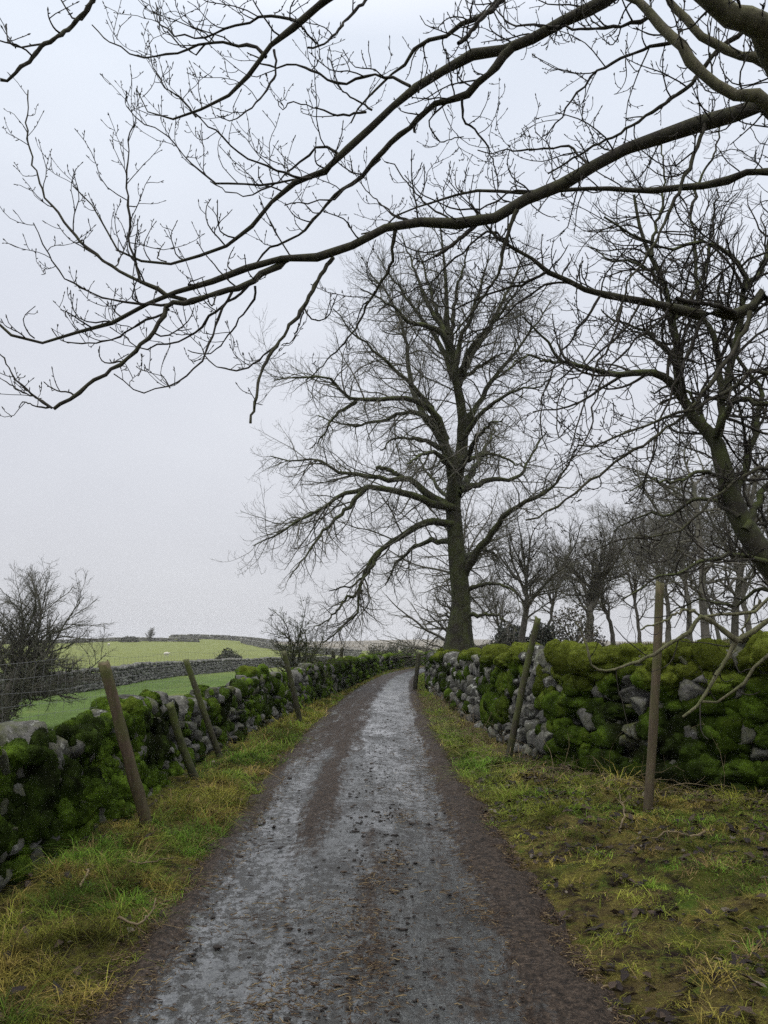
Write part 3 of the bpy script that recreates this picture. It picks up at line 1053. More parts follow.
def gen_tree(name, label, cat, base, H, r, seed, mat, spread=0.5, nlimb=12, start=0.22, ang=(30, 65), trop=0.10, droop=0.0, lean=(0, 0), twig=1.0, wander=0.10, forks=None, rmin=0.006, group=None, levels=3, twk=4, ivy=None, fork=0.42, leaders=5, spread_ang=38):
    rng = np.random.default_rng(seed)
    base = np.array(base, float)
    H = H * 1.12
    r = r * 0.8
    root = empty(name, tuple(base))
    tag(root, label, cat, group)
    K = 14
    t = np.linspace(0, 1, K)
    x = np.cumsum(rng.normal(0, 0.012 * H, K)) * t + lean[0] * t ** 1.3
    y = np.cumsum(rng.normal(0, 0.012 * H, K)) * t + lean[1] * t ** 1.3
    P = base + np.stack([x, y, t * H * fork - 0.3 * (1 - t)], -1)
    R = r * (1 - 0.5 * t ** 0.8) * (1 + 0.5 * np.exp(-t * 14))
    tr = Tubes()
    tr.add(P[None], R[None], 10)
    tr.build('trunk', mat, root)
    nl = leaders
    L0P, L0R = spawn(P[None], R[None], rng, H * fork * 0.4 / nl, (0.85 * H * (1 - fork) + 0.2 * H, 1.1 * H * (1 - fork) + 0.24 * H), (8, spread_ang), 0.07, 0.09, 14, 0.6, 0.62, r * 0.6, rmin * 2, 0.15)
    L1P, L1R = spawn(P[None], R[None], rng, H * fork * (1 - start) / nlimb, (0.2 * H, spread * H), ang, trop, wander, 14, start, 0.5, r * 0.4, rmin * 2, 0.2, droop)
    for a, b in list(zip(L0P, L0R)) + list(zip(L1P, L1R)):
        tb = Tubes()
        tb.add(a[None], b[None], 6)
        tb.build('limb', mat, root)
    L1P, L1R = np.concatenate([L0P, L1P]), np.concatenate([L0R, L1R])
    cr = Tubes()
    sp = H / 16.0
    L2P, L2R = spawn(L1P, L1R, rng, 0.72 * sp / twig, (0.6 * sp, 4.2 * sp), (25, 65), trop * 1.1, wander * 1.2, 8, 0.12, 0.6, 0.07, rmin, 0.35, droop * 0.6, (0.3, 0.65))
    cr.add(L2P, L2R, 4)
    L3P, L3R = spawn(L2P, L2R, rng, 0.42 * sp / twig, (0.35 * sp, 1.9 * sp), (25, 60), trop * 1.3, wander * 1.3, 6, 0.12, 0.6, 0.025, rmin * 0.8, 0.5, droop * 0.3, (0.35, 0.65))
    cr.add(L3P, L3R, 3)
    if levels > 3:
        L4P, L4R = spawn(L3P, L3R, rng, 0.30 * sp / twig, (0.2 * sp, 0.8 * sp), (25, 55), trop * 1.5, wander * 1.3, 4, 0.15, 0.6, 0.012, rmin * 0.6, 0.6, 0, (0.35, 0.65))
        cr.add(L4P, L4R, 3)
        print(label[:30], len(L1P), len(L2P), len(L3P), len(L4P))
    cr.build('crown', MAT['bark_twig'] if mat is MAT['bark_near'] else mat, root)
    if ivy:
        n, top, col, sz = ivy
        pts = []
        allP = np.concatenate([P[None].repeat(10, 0).reshape(-1, 3), L1P.repeat(3, 0).reshape(-1, 3), L2P[:, :4].reshape(-1, 3)])
        allP = allP[allP[:, 2] < base[2] + H * top]
        pk = allP[rng.integers(0, len(allP), n)] + rng.normal(0, sz * 2.6, (n, 3)) * np.array([1, 1, 1.3])
        v, q, c = leaf_quads(pk, sz, rng, col)
        iv = mesh_obj('ivy', v, q, None, MAT['ivy'], root, c, False)
        iv['kind'] = 'stuff'
    return root


# ---- the great ash behind the right wall
def trace(pts, Ya, Yb, wa, wb, K=None, wob=0.0, rng=None, pre=None, pw=1.0):
    """a branch followed through the photograph and given its own distance: world path and radii"""
    pts = np.array(pts, float)
    d = np.concatenate([[0], np.cumsum(np.linalg.norm(np.diff(pts, axis=0), axis=1))])
    s = d / d[-1]
    Q = np.array([at(p[0], p[1], Ya + (Yb - Ya) * k ** pw) for p, k in zip(pts, s)])
    wpx = wa + (wb - wa) * s
    wpx = wb + (wa - wb) * (1 - s) ** 1.25
    rad = wpx / 2 / FPX * axis_depth(Q)
    if pre is not None:
        Q = np.vstack([np.array([q[:3] for q in pre]), Q])
        rad = np.concatenate([[q[3] for q in pre], rad])
    K = K or max(8, int(len(Q) * 2.5))
    A = resample(np.column_stack([Q, rad]), K)
    P, R = A[:, :3].copy(), np.maximum(A[:, 3], 0.003)
    if wob and rng is not None:
        P[1:, 1] += np.cumsum(rng.normal(0, wob, K - 1)) * 0.4
    return P, R


rng = np.random.default_rng(21)
YC = 28.0
gb = at(459, 650, YC)
root = empty('ash_tree', (gb[0], YC, height(gb[0], YC)))
tag(root, 'great bare ash tree with mossy trunk standing behind the right wall by the bend', 'tree')
tP, tR = trace([(458, 668), (459, 650), (459.5, 630), (461, 600), (458, 570), (455, 530), (453, 505), (455, 480), (461, 455), (463, 425), (460, 400), (455, 375), (450, 350), (447, 320), (446, 285), (443, 250), (440, 225)], YC, YC + 0.5, 31, 1.5, 40)
tR *= np.interp(np.linspace(0, 1, 40), [0, 0.05, 0.12, 0.3, 0.42, 0.5, 1], [1.25, 1.02, 0.76, 0.80, 0.92, 0.82, 1.0])
tb = Tubes()
# fluted, buttressed bole
th = np.arange(18) * 2 * pi / 18
v, q = tube_mesh(tP[None], tR[None], 18)
v = v.reshape(40, 18, 3)
fl = 1 + 0.12 * np.cos(th * 5 + 1)[None] * np.exp(-np.linspace(0, 1, 40) * 9)[:, None] + 0.10 * (fbm(v * 1.6, 77) - 0.5)
v = tP[:, None] + (v - tP[:, None]) * fl[..., None]
mesh_obj('trunk', v.reshape(-1, 3), q, None, MAT['bark_mossy'], root)
limbs = [
    # leaders
    ([(453, 500), (452, 477), (447, 448), (439, 420), (424, 404), (400, 398), (375, 401), (347, 397), (330, 378), (300, 377), (274, 380)], 0, -3.5, 12, 1.5),
    ([(448, 462), (441, 438), (430, 424), (418, 405), (410, 380), (407, 345), (400, 315), (385, 290), (370, 272)], 0, 2.5, 10, 1.5),
    ([(462, 440), (462, 405), (455, 378), (461, 340), (474, 310), (483, 280), (490, 255)], 0, -2.0, 12, 1.5),
    ([(455, 372), (452, 350), (444, 335), (425, 325), (408, 322), (400, 310), (382, 300), (360, 290)], 0, -1.5, 10, 1.5),
    ([(458, 385), (470, 355), (488, 330), (503, 300), (515, 275), (525, 255)], 0, 2.0, 10, 1.5),
    ([(452, 360), (440, 320), (428, 280), (418, 250)], 0, 1.5, 8, 1.5),
    ([(453, 378), (440, 345), (415, 310), (395, 282), (378, 258)], 0, 2.5, 8, 1.2),
    ([(457, 385), (470, 350), (495, 320), (515, 292), (532, 266)], 0, -2.5, 8, 1.2),
    ([(447, 440), (425, 400), (388, 362), (352, 332), (334, 308)], 0, -2.5, 8, 1.2),
    ([(463, 428), (490, 385), (520, 345), (540, 318), (552, 300)], 0, 2.5, 8, 1.2),
    ([(450, 350), (455, 300), (465, 262), (472, 234)], 0, -1.0, 7, 1.2),
    ([(446, 335), (422, 290), (408, 250), (402, 232)], 0, 1.0, 7, 1.2),
    ([(462, 440), (485, 410), (512, 392), (540, 385), (558, 372)], 0, -3, 7, 1.2),
    ([(440, 425), (415, 412), (380, 420), (350, 425), (318, 415)], 0, 2.0, 7, 1.2),
    # left limbs
    ([(454, 524), (430, 521), (406, 533), (382, 550), (368, 565), (359, 591), (356, 612), (343, 626), (324, 641)], 0, -2.5, 9.5, 1.5),
    ([(454, 508), (430, 503), (406, 493), (370, 487), (341, 496), (318, 512), (294, 525), (268, 539), (252, 546)], 0, -3.5, 10.5, 1.2),
    ([(366, 488), (359, 495), (344, 512), (330, 524), (318, 539), (303, 560), (289, 577)], -2.0, -3.2, 6, 1.3),
    ([(453, 508), (430, 494), (406, 477), (394, 481), (359, 474), (341, 473), (318, 461), (289, 460), (271, 456)], 0, 1.0, 10, 1.3),
    ([(404, 478), (390, 470), (376, 467)], 0.4, 0.8, 5, 4.5),
    ([(452, 455), (430, 443), (414, 439), (394, 439), (382, 451)], 0, -1.0, 8, 1.5),
    ([(356, 401), (332, 419), (324, 436), (310, 450)], -2.2, -3, 5, 1.2),
    ([(380, 552), (366, 575), (350, 585), (330, 590)], -1.3, -2.2, 5, 1.2),
    ([(362, 590), (345, 600), (330, 618), (312, 628)], -1.8, -2.6, 4.5, 1.2),
    # right limbs
    ([(464, 575), (475, 555), (497, 527), (507, 512), (541, 495), (561, 477), (576, 448)], 0, -3, 11, 1.5),
    ([(460, 490), (486, 481), (512, 478), (525, 469), (535, 448), (548, 430)], 0, 2, 8, 1.4),
    ([(463, 463), (478, 456), (499, 456), (514, 464), (530, 468)], 0, -1.5, 6, 1.2),
    ([(463, 425), (468, 416), (483, 399), (486, 386), (504, 372), (522, 360)], 0, 1.2, 7, 1.2),
    ([(457, 372), (464, 376), (478, 368), (494, 357), (512, 350)], 0, -1.5, 6, 1.2),
    ([(466, 590), (475, 586), (497, 584), (512, 590), (524, 605)], 0, -1.5, 6, 1.2),
    ([(465, 612), (477, 616), (492, 614), (507, 621), (518, 632)], 0, -2, 6, 1.2),
    # towards and away from the lane
    ([(455, 520), (448, 500), (436, 485), (425, 470), (415, 455)], 0, 6, 8, 1.5),
    ([(457, 495), (470, 475), (484, 450), (495, 430)], 0, 6.5, 11, 2),
    ([(456, 545), (440, 540), (420, 545), (400, 560), (385, 585)], 0, 5.5, 8, 1.4),
    ([(458, 560), (470, 555), (485, 550), (500, 560)], 0, 5.0, 9, 1.6),
    ([(454, 470), (440, 455), (425, 452), (408, 462)], 0, -6, 9, 1.6),
    ([(460, 470), (475, 440), (490, 425), (505, 420)], 0, -5, 9, 1.6),
]
LP, LR = [], []
for pts, a, b, wa, wb in limbs:
    P, R = trace(pts, YC + a, YC + b, wa, wb, 20, 0.05, rng)
    P[1:] += rng.normal(0, 0.03, (19, 3))
    R = R * 0.88
    LP.append(P)
    LR.append(R)
    tb = Tubes()
    tb.add(P[None], R[None], 8)
    tb.build('limb', MAT['bark_mossy'], root)
LP, LR = np.array(LP), np.array(LR)
kk = slice(18, 40, 1)
topP = resample(np.column_stack([tP[18:], tR[18:]]), 20)
srcP = np.concatenate([LP, topP[None, :, :3]])
srcR = np.concatenate([LR, topP[None, :, 3]])
cr = Tubes()
A1, B1 = spawn(srcP, srcR, rng, 0.46, (0.8, 4.0), (30, 72), 0.13, 0.13, 9, 0.14, 0.5, 0.032, 0.007, 0.3, 0.12, (0.22, 0.55))
Ao, Bo = spawn(LP, LR, rng, 0.24, (0.8, 2.6), (20, 60), 0.10, 0.13, 9, 0.55, 0.55, 0.026, 0.0065, 0.3, 0.16, (0.2, 0.42))
A1, B1 = np.concatenate([A1, Ao]), np.concatenate([B1, Bo])
cr.add(A1, B1, 5)
A2, B2 = spawn(A1, B1, rng, 0.21, (0.35, 1.8), (28, 62), 0.18, 0.14, 7, 0.10, 0.55, 0.012, 0.0055, 0.45, 0.06, (0.3, 0.65))
cr.add(A2, B2, 3)
A3, B3 = spawn(A2, B2, rng, 0.17, (0.2, 0.8), (25, 58), 0.24, 0.14, 4, 0.12, 0.65, 0.007, 0.0042, 0.55, 0.0, (0.35, 0.7))
cr.add(A3, B3, 3)
print('ash twigs', len(A1), len(A2), len(A3))
cr.build('crown', MAT['bark_far'], root)
# shoots on the bole
sh = Tubes()
bo = tP[2:14]
E1, F1 = spawn(bo[None], np.full((1, 12), 0.5), rng, 0.10, (0.5, 1.5), (60, 90), 0.12, 0.16, 6, 0.0, 0.03, 0.012, 0.006, 0.5)
sh.add(E1, F1, 3)
E2, F2 = spawn(E1, F1, rng, 0.2, (0.2, 0.7), (25, 60), 0.1, 0.16, 4, 0.3, 0.7, 0.01, 0.005, 0.5)
sh.add(E2, F2, 3)
sh.build('trunk_shoots', MAT['bark_mossy'], root)

# ------------------------------------------------------------------ the overhanging ash at the right edge of the lane
rng = np.random.default_rng(31)
TX, TY = 4.35, 5.6
root = empty('ash_tree', (TX, TY, 0))
tag(root, 'near bare ash whose long dark boughs hang across the whole sky from the right', 'tree')
nt = np.array([(4.4, 5.65, -0.3, 0.46), (4.36, 5.6, 0.4, 0.36), (4.3, 5.6, 1.8, 0.30), (4.2, 5.5, 3.2, 0.28), (4.05, 5.35, 4.6, 0.24), (3.8, 5.2, 6.2, 0.20), (3.4, 5.2, 8.2, 0.13), (3.2, 5.3, 10.0, 0.06), (3.1, 5.3, 11.5, 0.015)])
A = resample(nt, 30)
tb = Tubes()
tb.add(A[None, :, :3], A[None, :, 3], 16)
tb.build('trunk', MAT['bark_near'], root)


def tk(z, r):
    return (np.interp(z, nt[:, 2], nt[:, 0]), np.interp(z, nt[:, 2], nt[:, 1]), z, r)


NL = []   # (points, Yright, Yleft, width right px, width left px, trunk height or None, part?)
NL.append(([(768, 104), (740, 112), (704, 123), (668, 133), (622, 150), (590, 168), (560, 181), (524, 202), (480, 221), (450, 220), (415, 221), (387, 227), (362, 237), (347, 248), (326, 256), (292, 257), (266, 261), (245, 266), (219, 278), (200, 286), (182, 291), (167, 290), (163, 296), (141, 307), (122, 317), (102, 328), (70, 334), (34, 342), (21, 342), (0, 324), (-14, 312)], 5.0, 5.4, 19, 2.6, 3.9, True))
NL.append(([(607, -6), (587, 12), (568, 18), (546, 29), (524, 42), (502, 45), (469, 55), (434, 74), (406, 90), (385, 112), (360, 136), (336, 159), (321, 172), (297, 180), (276, 200), (258, 221), (232, 242), (219, 252), (196, 259), (180, 265), (160, 265), (143, 262), (120, 255), (107, 236), (99, 216), (88, 203), (73, 188)], 5.0, 5.6, 14, 1.4, 7.6, True))
NL.append(([(512, 48), (494, 68), (478, 85), (458, 96), (434, 105), (401, 134), (376, 159), (360, 176), (334, 195), (308, 227), (279, 242), (266, 250), (248, 270)], 5.05, 5.9, 10, 2, None, True))
NL.append(([(505, -6), (483, 16), (456, 27), (426, 40), (406, 55), (385, 77), (363, 98), (350, 118)], 5.8, 6.1, 7, 2, 8.2, True))
NL.append(([(505, -3), (480, 19), (470, 33), (458, 44)], 5.8, 5.7, 5.5, 5, None, False))
NL.append(([(345, -8), (334, 0), (300, 23), (274, 47), (250, 76), (229, 96), (209, 112), (190, 120), (172, 122), (152, 114), (140, 100), (138, 92)], 4.6, 4.9, 8, 1.4, 8.8, True))
NL.append(([(768, 98), (755, 95), (725, 87), (706, 77), (690, 60), (674, 38), (655, 16), (636, 0), (620, -14), (598, -30)], 4.5, 4.8, 14, 9, 3.7, True))
NL.append(([(768, 64), (750, 57), (720, 45), (698, 30), (679, 8), (671, 0), (660, -20)], 4.9, 5.1, 11, 8, 4.2, True))
NL.append(([(768, 36), (745, 22), (725, 8), (706, -6), (690, -24)], 3.2, 3.1, 28, 22, 3.3, True))
NL.append(([(768, 173), (722, 184), (668, 190), (614, 192), (560, 192), (524, 194), (480, 191), (456, 194), (428, 206), (401, 214), (380, 230), (362, 236)], 6.2, 6.9, 9, 1.6, 3.6, True))
NL.append(([(768, 298), (750, 309), (733, 314), (701, 314), (668, 309), (636, 302), (595, 294), (560, 279), (530, 262), (509, 246), (486, 226), (470, 206)], 5.8, 5.4, 14, 2.6, 2.6, True))
NL.append(([(735, 313), (718, 307), (706, 304), (690, 302), (677, 298)], 5.7, 5.5, 6, 5, None, False))
NL.append(([(704, 123), (699, 142), (693, 160), (685, 178), (677, 195), (666, 217), (652, 249), (640, 266), (630, 279), (622, 306), (601, 338), (582, 365)], 5.0, 4.8, 5.2, 1.6, None, True))
NL.append(([(744, 30), (717, 50), (693, 81), (674, 95), (641, 117), (614, 133), (595, 144), (570, 158), (548, 172)], 5.4, 5.8, 6.5, 2, None, True))
NL.append(([(671, 43), (641, 51), (614, 61), (592, 76), (576, 95), (560, 119), (545, 140)], 4.8, 5.1, 4.5, 1.5, None, False))
NL.append(([(649, 17), (614, 27), (582, 28), (560, 27), (535, 34), (510, 48)], 4.8, 5.2, 5, 1.5, None, False))
NL.append(([(0, 78), (9, 75), (22, 63), (40, 45), (55, 36), (68, 22), (85, 10), (95, -2), (110, -14)][::-1], 3.4, 3.3, 5.5, 4.2, None, True))
# secondary branches
NL += [
    ([(292, 257), (266, 273), (250, 283), (229, 292), (206, 298), (186, 303), (169, 304), (161, 322), (141, 346), (117, 367), (91, 382), (68, 400), (52, 408)], 5.3, 5.0, 8, 4.2, None, True),
    ([(52, 408), (38, 399), (26, 390), (10, 372), (0, 356), (-10, 345)], 5.0, 4.9, 3.4, 1.4, None, False),
    ([(52, 408), (40, 400), (26, 394), (12, 386), (0, 378)], 5.0, 5.1, 3, 1.2, None, False),
    ([(52, 408), (36, 406), (23, 402), (18, 407)], 5.0, 5.0, 2.6, 1.2, None, False),
    ([(186, 300), (167, 296), (141, 283), (117, 269), (89, 249), (70, 229), (60, 213), (48, 199), (35, 167), (27, 138), (26, 115), (27, 99), (25, 88)], 5.3, 5.5, 5, 1.4, None, True),
    ([(141, 283), (136, 262), (129, 245), (130, 221), (126, 190), (126, 167), (129, 141), (134, 122)], 5.4, 5.5, 3.6, 1.6, None, False),
    ([(172, 304), (150, 304), (130, 303), (104, 299), (78, 286), (65, 279), (49, 257), (42, 240), (36, 225)], 5.25, 5.0, 3.2, 1.3, None, False),
    ([(169, 309), (146, 321), (125, 333), (104, 342), (78, 344), (62, 340), (52, 331)], 5.25, 5.6, 3.4, 1.3, None, False),
    ([(250, 283), (235, 299), (211, 317), (198, 333), (182, 343), (156, 350), (141, 350), (128, 340), (112, 330)], 5.3, 5.6, 3.6, 1.3, None, False),
    ([(232, 292), (222, 308), (214, 325), (206, 351), (196, 367), (180, 383), (169, 387), (141, 393), (130, 385), (115, 374)], 5.3, 5.0, 3.4, 1.3, None, False),
    ([(170, 388), (164, 378), (159, 372)], 5.1, 5.1, 1.8, 1.2, None, False),
    ([(333, 258), (318, 281), (305, 304), (289, 328), (276, 348), (263, 369), (257, 393), (254, 408), (250, 423)], 5.3, 4.9, 5.6, 3.0, None, True),
    ([(279, 342), (258, 361), (240, 369), (219, 367), (206, 356), (198, 340)], 5.1, 5.3, 3, 1.2, None, False),
    ([(255, 286), (253, 302), (237, 322), (219, 346), (203, 354), (188, 350)], 5.3, 5.5, 3.2, 1.2, None, False),
    ([(305, 304), (300, 322), (292, 340), (281, 345)], 5.1, 5.2, 2.4, 1.2, None, False),
    ([(398, 224), (393, 244), (391, 264), (382, 282), (368, 304), (358, 325), (349, 338), (331, 356), (316, 372), (305, 380)], 5.3, 5.6, 4.6, 1.4, None, True),
    ([(375, 291), (371, 300), (362, 307), (356, 325)], 5.4, 5.6, 2.6, 1.2, None, False),
    ([(300, 23), (291, 20), (271, 17), (255, 20), (242, 25), (214, 35), (198, 38), (180, 35), (165, 30), (158, 20), (155, 2)], 4.7, 5.0, 4.2, 1.4, None, False),
    ([(266, 57), (258, 50), (248, 47), (232, 44), (219, 43), (196, 48), (182, 53), (156, 57), (135, 56), (120, 50), (112, 44), (100, 34), (92, 25)], 4.75, 5.0, 4.4, 1.4, None, False),
    ([(274, 50), (276, 68), (266, 89), (250, 107), (232, 120), (222, 117), (216, 112)], 4.75, 4.6, 3.4, 1.3, None, False),
    ([(374, -6), (367, 0), (347, 16), (339, 29), (321, 43), (306, 47)], 5.3, 5.0, 4, 2.4, None, False),
    ([(300, 25), (310, 36), (318, 42)], 4.7, 4.8, 3, 2.0, None, False),
    ([(410, 86), (395, 77), (380, 77), (360, 78), (339, 83), (321, 76), (295, 65), (274, 69), (261, 64)], 5.1, 5.3, 4, 2, None, False),
    ([(336, 159), (318, 175), (289, 180), (258, 184), (222, 184), (203, 173), (182, 156), (167, 134), (143, 122), (125, 103)], 5.3, 5.6, 3.6, 1.2, None, False),
    ([(312, 178), (295, 176), (266, 165), (248, 158), (227, 142), (196, 117), (180, 98), (170, 92)], 5.3, 5.0, 3.2, 1.2, None, False),
    ([(196, 117), (180, 96), (167, 87), (156, 73), (150, 55), (147, 31)], 5.1, 5.2, 2.2, 1.1, None, False),
    ([(214, 35), (196, 55), (185, 49), (167, 34), (156, 21), (150, 4)], 4.9, 5.0, 2.2, 1.1, None, False),
    ([(340, 155), (330, 150), (318, 148), (305, 160), (290, 172), (270, 186), (250, 196), (228, 192), (210, 182)], 5.4, 5.9, 3.4, 1.2, None, False),
    ([(380, 159), (370, 168), (352, 184), (335, 200), (318, 202), (300, 204), (284, 205)], 5.6, 5.4, 3.2, 1.2, None, False),
    ([(366, 112), (340, 116), (320, 110), (302, 104), (290, 103), (282, 112), (278, 100)], 5.2, 5.0, 2.8, 1.2, None, False),
    ([(372, 110), (350, 96), (338, 84), (330, 58)], 5.2, 5.2, 2.6, 1.2, None, False),
    # hangers on the right side
    ([(517, 210), (512, 223), (504, 246), (499, 272), (483, 296), (468, 319), (451, 336)], 5.1, 5.3, 5.4, 2, None, True),
    ([(480, 222), (470, 230), (460, 238), (447, 248), (436, 255)], 5.2, 5.1, 5.6, 4.6, None, False),
    ([(508, 243), (490, 232), (470, 246), (450, 264), (434, 278), (415, 289), (400, 294), (380, 310)], 5.4, 5.9, 3, 1.3, None, False),
    ([(546, 272), (522, 285), (499, 291), (475, 301), (449, 309), (430, 300), (420, 286)], 5.4, 5.9, 3.6, 1.3, None, False),
    ([(575, 285), (552, 283), (530, 296), (504, 317), (486, 330), (470, 335), (455, 345)], 5.5, 6.0, 3.2, 1.3, None, False),
    ([(600, 296), (582, 322), (570, 340), (556, 361), (546, 392), (540, 420), (548, 448)], 5.5, 5.2, 3.4, 1.3, None, False),
    ([(640, 303), (625, 330), (600, 352), (580, 372), (562, 388), (556, 415), (560, 440)], 5.5, 5.1, 3.4, 1.3, None, False),
    ([(668, 309), (650, 330), (630, 345), (608, 370), (596, 400), (590, 430), (575, 455), (555, 470)], 5.6, 5.1, 3.6, 1.3, None, False),
    ([(705, 314), (700, 324), (690, 349), (676, 382), (663, 420), (652, 458), (646, 480), (628, 500)], 5.7, 5.3, 4, 1.4, None, False),
    ([(622, 306), (610, 340), (592, 380), (580, 418), (570, 450), (566, 470)], 4.8, 4.7, 3.2, 1.3, None, False),
    ([(750, 312), (744, 333), (723, 368), (706, 390), (685, 414), (668, 428), (640, 447), (625, 455), (592, 480), (565, 500), (528, 520)], 4.6, 4.3, 5.5, 2.4, None, True),
    ([(768, 376), (728, 393), (696, 410), (649, 425), (614, 439), (595, 447), (575, 450)], 4.7, 4.4, 5, 1.8, 2.3, True),
    ([(768, 470), (740, 478), (712, 500), (690, 520), (672, 535), (640, 540), (610, 560)], 5.0, 4.7, 4, 1.6, 2.0, True),
    ([(660, 540), (630, 538), (600, 548), (580, 560)], 5.4, 5.4, 2.6, 1.3, None, False),
    ([(560, 27), (530, 22), (510, 20), (490, -2)], 5.0, 5.3, 3.6, 1.5, None, False),
    ([(462, 98), (464, 120), (478, 133), (490, 152), (496, 175), (498, 190)], 5.2, 5.5, 3.6, 1.3, None, False),
    ([(450, 100), (430, 120), (440, 140), (452, 135), (464, 132)], 5.3, 5.4, 2.4, 1.2, None, False),
    ([(590, 168), (570, 148), (545, 150), (520, 150), (490, 150), (478, 150)], 5.2, 5.7, 3.4, 1.4, None, False),
    ([(545, 195), (520, 190), (495, 200), (470, 210), (440, 205), (420, 195), (405, 175)], 5.3, 5.6, 3, 1.3, None, False),
    ([(450, 220), (430, 205), (410, 185), (395, 165), (385, 160)], 5.3, 5.5, 2.8, 1.2, None, False),
    ([(415, 222), (395, 215), (378, 200), (366, 190), (358, 170)], 5.3, 5.7, 2.6, 1.2, None, False),
]
nP, nR = [], []
MAIN = Tubes()
cnear = Tubes()
for pts, ya, yb, wa, wb, tz, part in NL:
    pre = None
    if tz is not None:
        e = at(pts[0][0], pts[0][1], ya)
        r0 = wa / 2 / FPX * axis_depth(e)
        t0 = tk(tz, r0 * 1.6)
        mid = (0.5 * (t0[0] + e[0]), 0.5 * (t0[1] + e[1]), 0.5 * (t0[2] + e[2]) + 0.12, r0 * 1.2)
        pre = [t0, mid]
    P, R = trace(pts, ya, yb, wa * (0.93 if tz else 0.85), wb * 0.85, 32 if part else 18, 0.012, rng, pre)
    sg = np.linalg.norm(np.diff(P, axis=0), axis=1, keepdims=True)
    P[1:] += rng.normal(0, 1, P[1:].shape) * np.minimum(0.009, 0.10 * sg)
    R = R * (1 + 0.10 * rng.normal(size=R.shape))
    if part:
        tb = Tubes()
        tb.add(P[None], R[None], 10)
        tb.build('limb', MAT['bark_close'] if (tz is not None and pts[0][0] == 768 and pts[0][1] in (98, 64, 36)) else MAT['bark_near'], root)
    else:
        cnear.add(P[None], R[None], 6)
    A = resample(np.column_stack([P, R]), 24)
    nP.append(A[:, :3])
    nR.append(A[:, 3])
nP, nR = np.array(nP), np.array(nR)
inview = np.array([np.abs(p[:, 0] / axis_depth(p)).min() < 0.7 for p in nP])
C1, D1 = spawn(nP, nR, rng, 0.085, (0.12, 0.72), (35, 80), 0.34, 0.18, 8, 0.08, 0.5, 0.0068, 0.0030, 0.5, 0.10)
kp = (rng.random(len(C1)) < np.where(C1[:, 0, 0] < -0.9, 0.8, 0.8)) & ~(((C1[:, -1, 2] - CZ) / C1[:, -1, 1] < (C1[:, 0, 2] - CZ) / C1[:, 0, 1] + 0.01) & (C1[:, 0, 0] < 0.3))
C1, D1 = C1[kp], D1[kp]
cnear.add(C1, D1, 5)
C2, D2 = spawn(C1, D1, rng, 0.13, (0.05, 0.26), (40, 75), 0.36, 0.20, 5, 0.2, 0.75, 0.005, 0.0028, 0.75)
k2 = ~(((C2[:, -1, 2] - CZ) / C2[:, -1, 1] < (C2[:, 0, 2] - CZ) / C2[:, 0, 1]) & (C2[:, 0, 0] < 0.3))
C2, D2 = C2[k2], D2[k2]
cnear.add(C2, D2, 4)
# buds: swollen ends and short spurs
C3, D3 = spawn(np.concatenate([C1[:, [0, 2, 4, 6, 7]], C2[:, :5]]), np.concatenate([D1[:, [0, 2, 4, 6, 7]], D2[:, :5]]), rng, 0.085, (0.016, 0.040), (35, 65), 0.2, 0.05, 4, 0.1, 1.0, 0.0036, 0.0030, 1.0)
D3 = D3 * np.array([0.7, 1.05, 1.15, 0.3])
cnear.add(C3, D3, 4)
for Pk in (C1, C2):
    tips = np.stack([Pk[:, -1] - (Pk[:, -1] - Pk[:, -2]) * 0.05, Pk[:, -1] + unit(Pk[:, -1] - Pk[:, -2]) * 0.010, Pk[:, -1] + unit(Pk[:, -1] - Pk[:, -2]) * 0.022], 1)
    cnear.add(tips, np.tile(np.array([0.0028, 0.0044, 0.001]), (len(tips), 1)), 4)
print('near twigs', len(C1), len(C2), len(C3))
cnear.build('crown', MAT['bark_twig'], root)

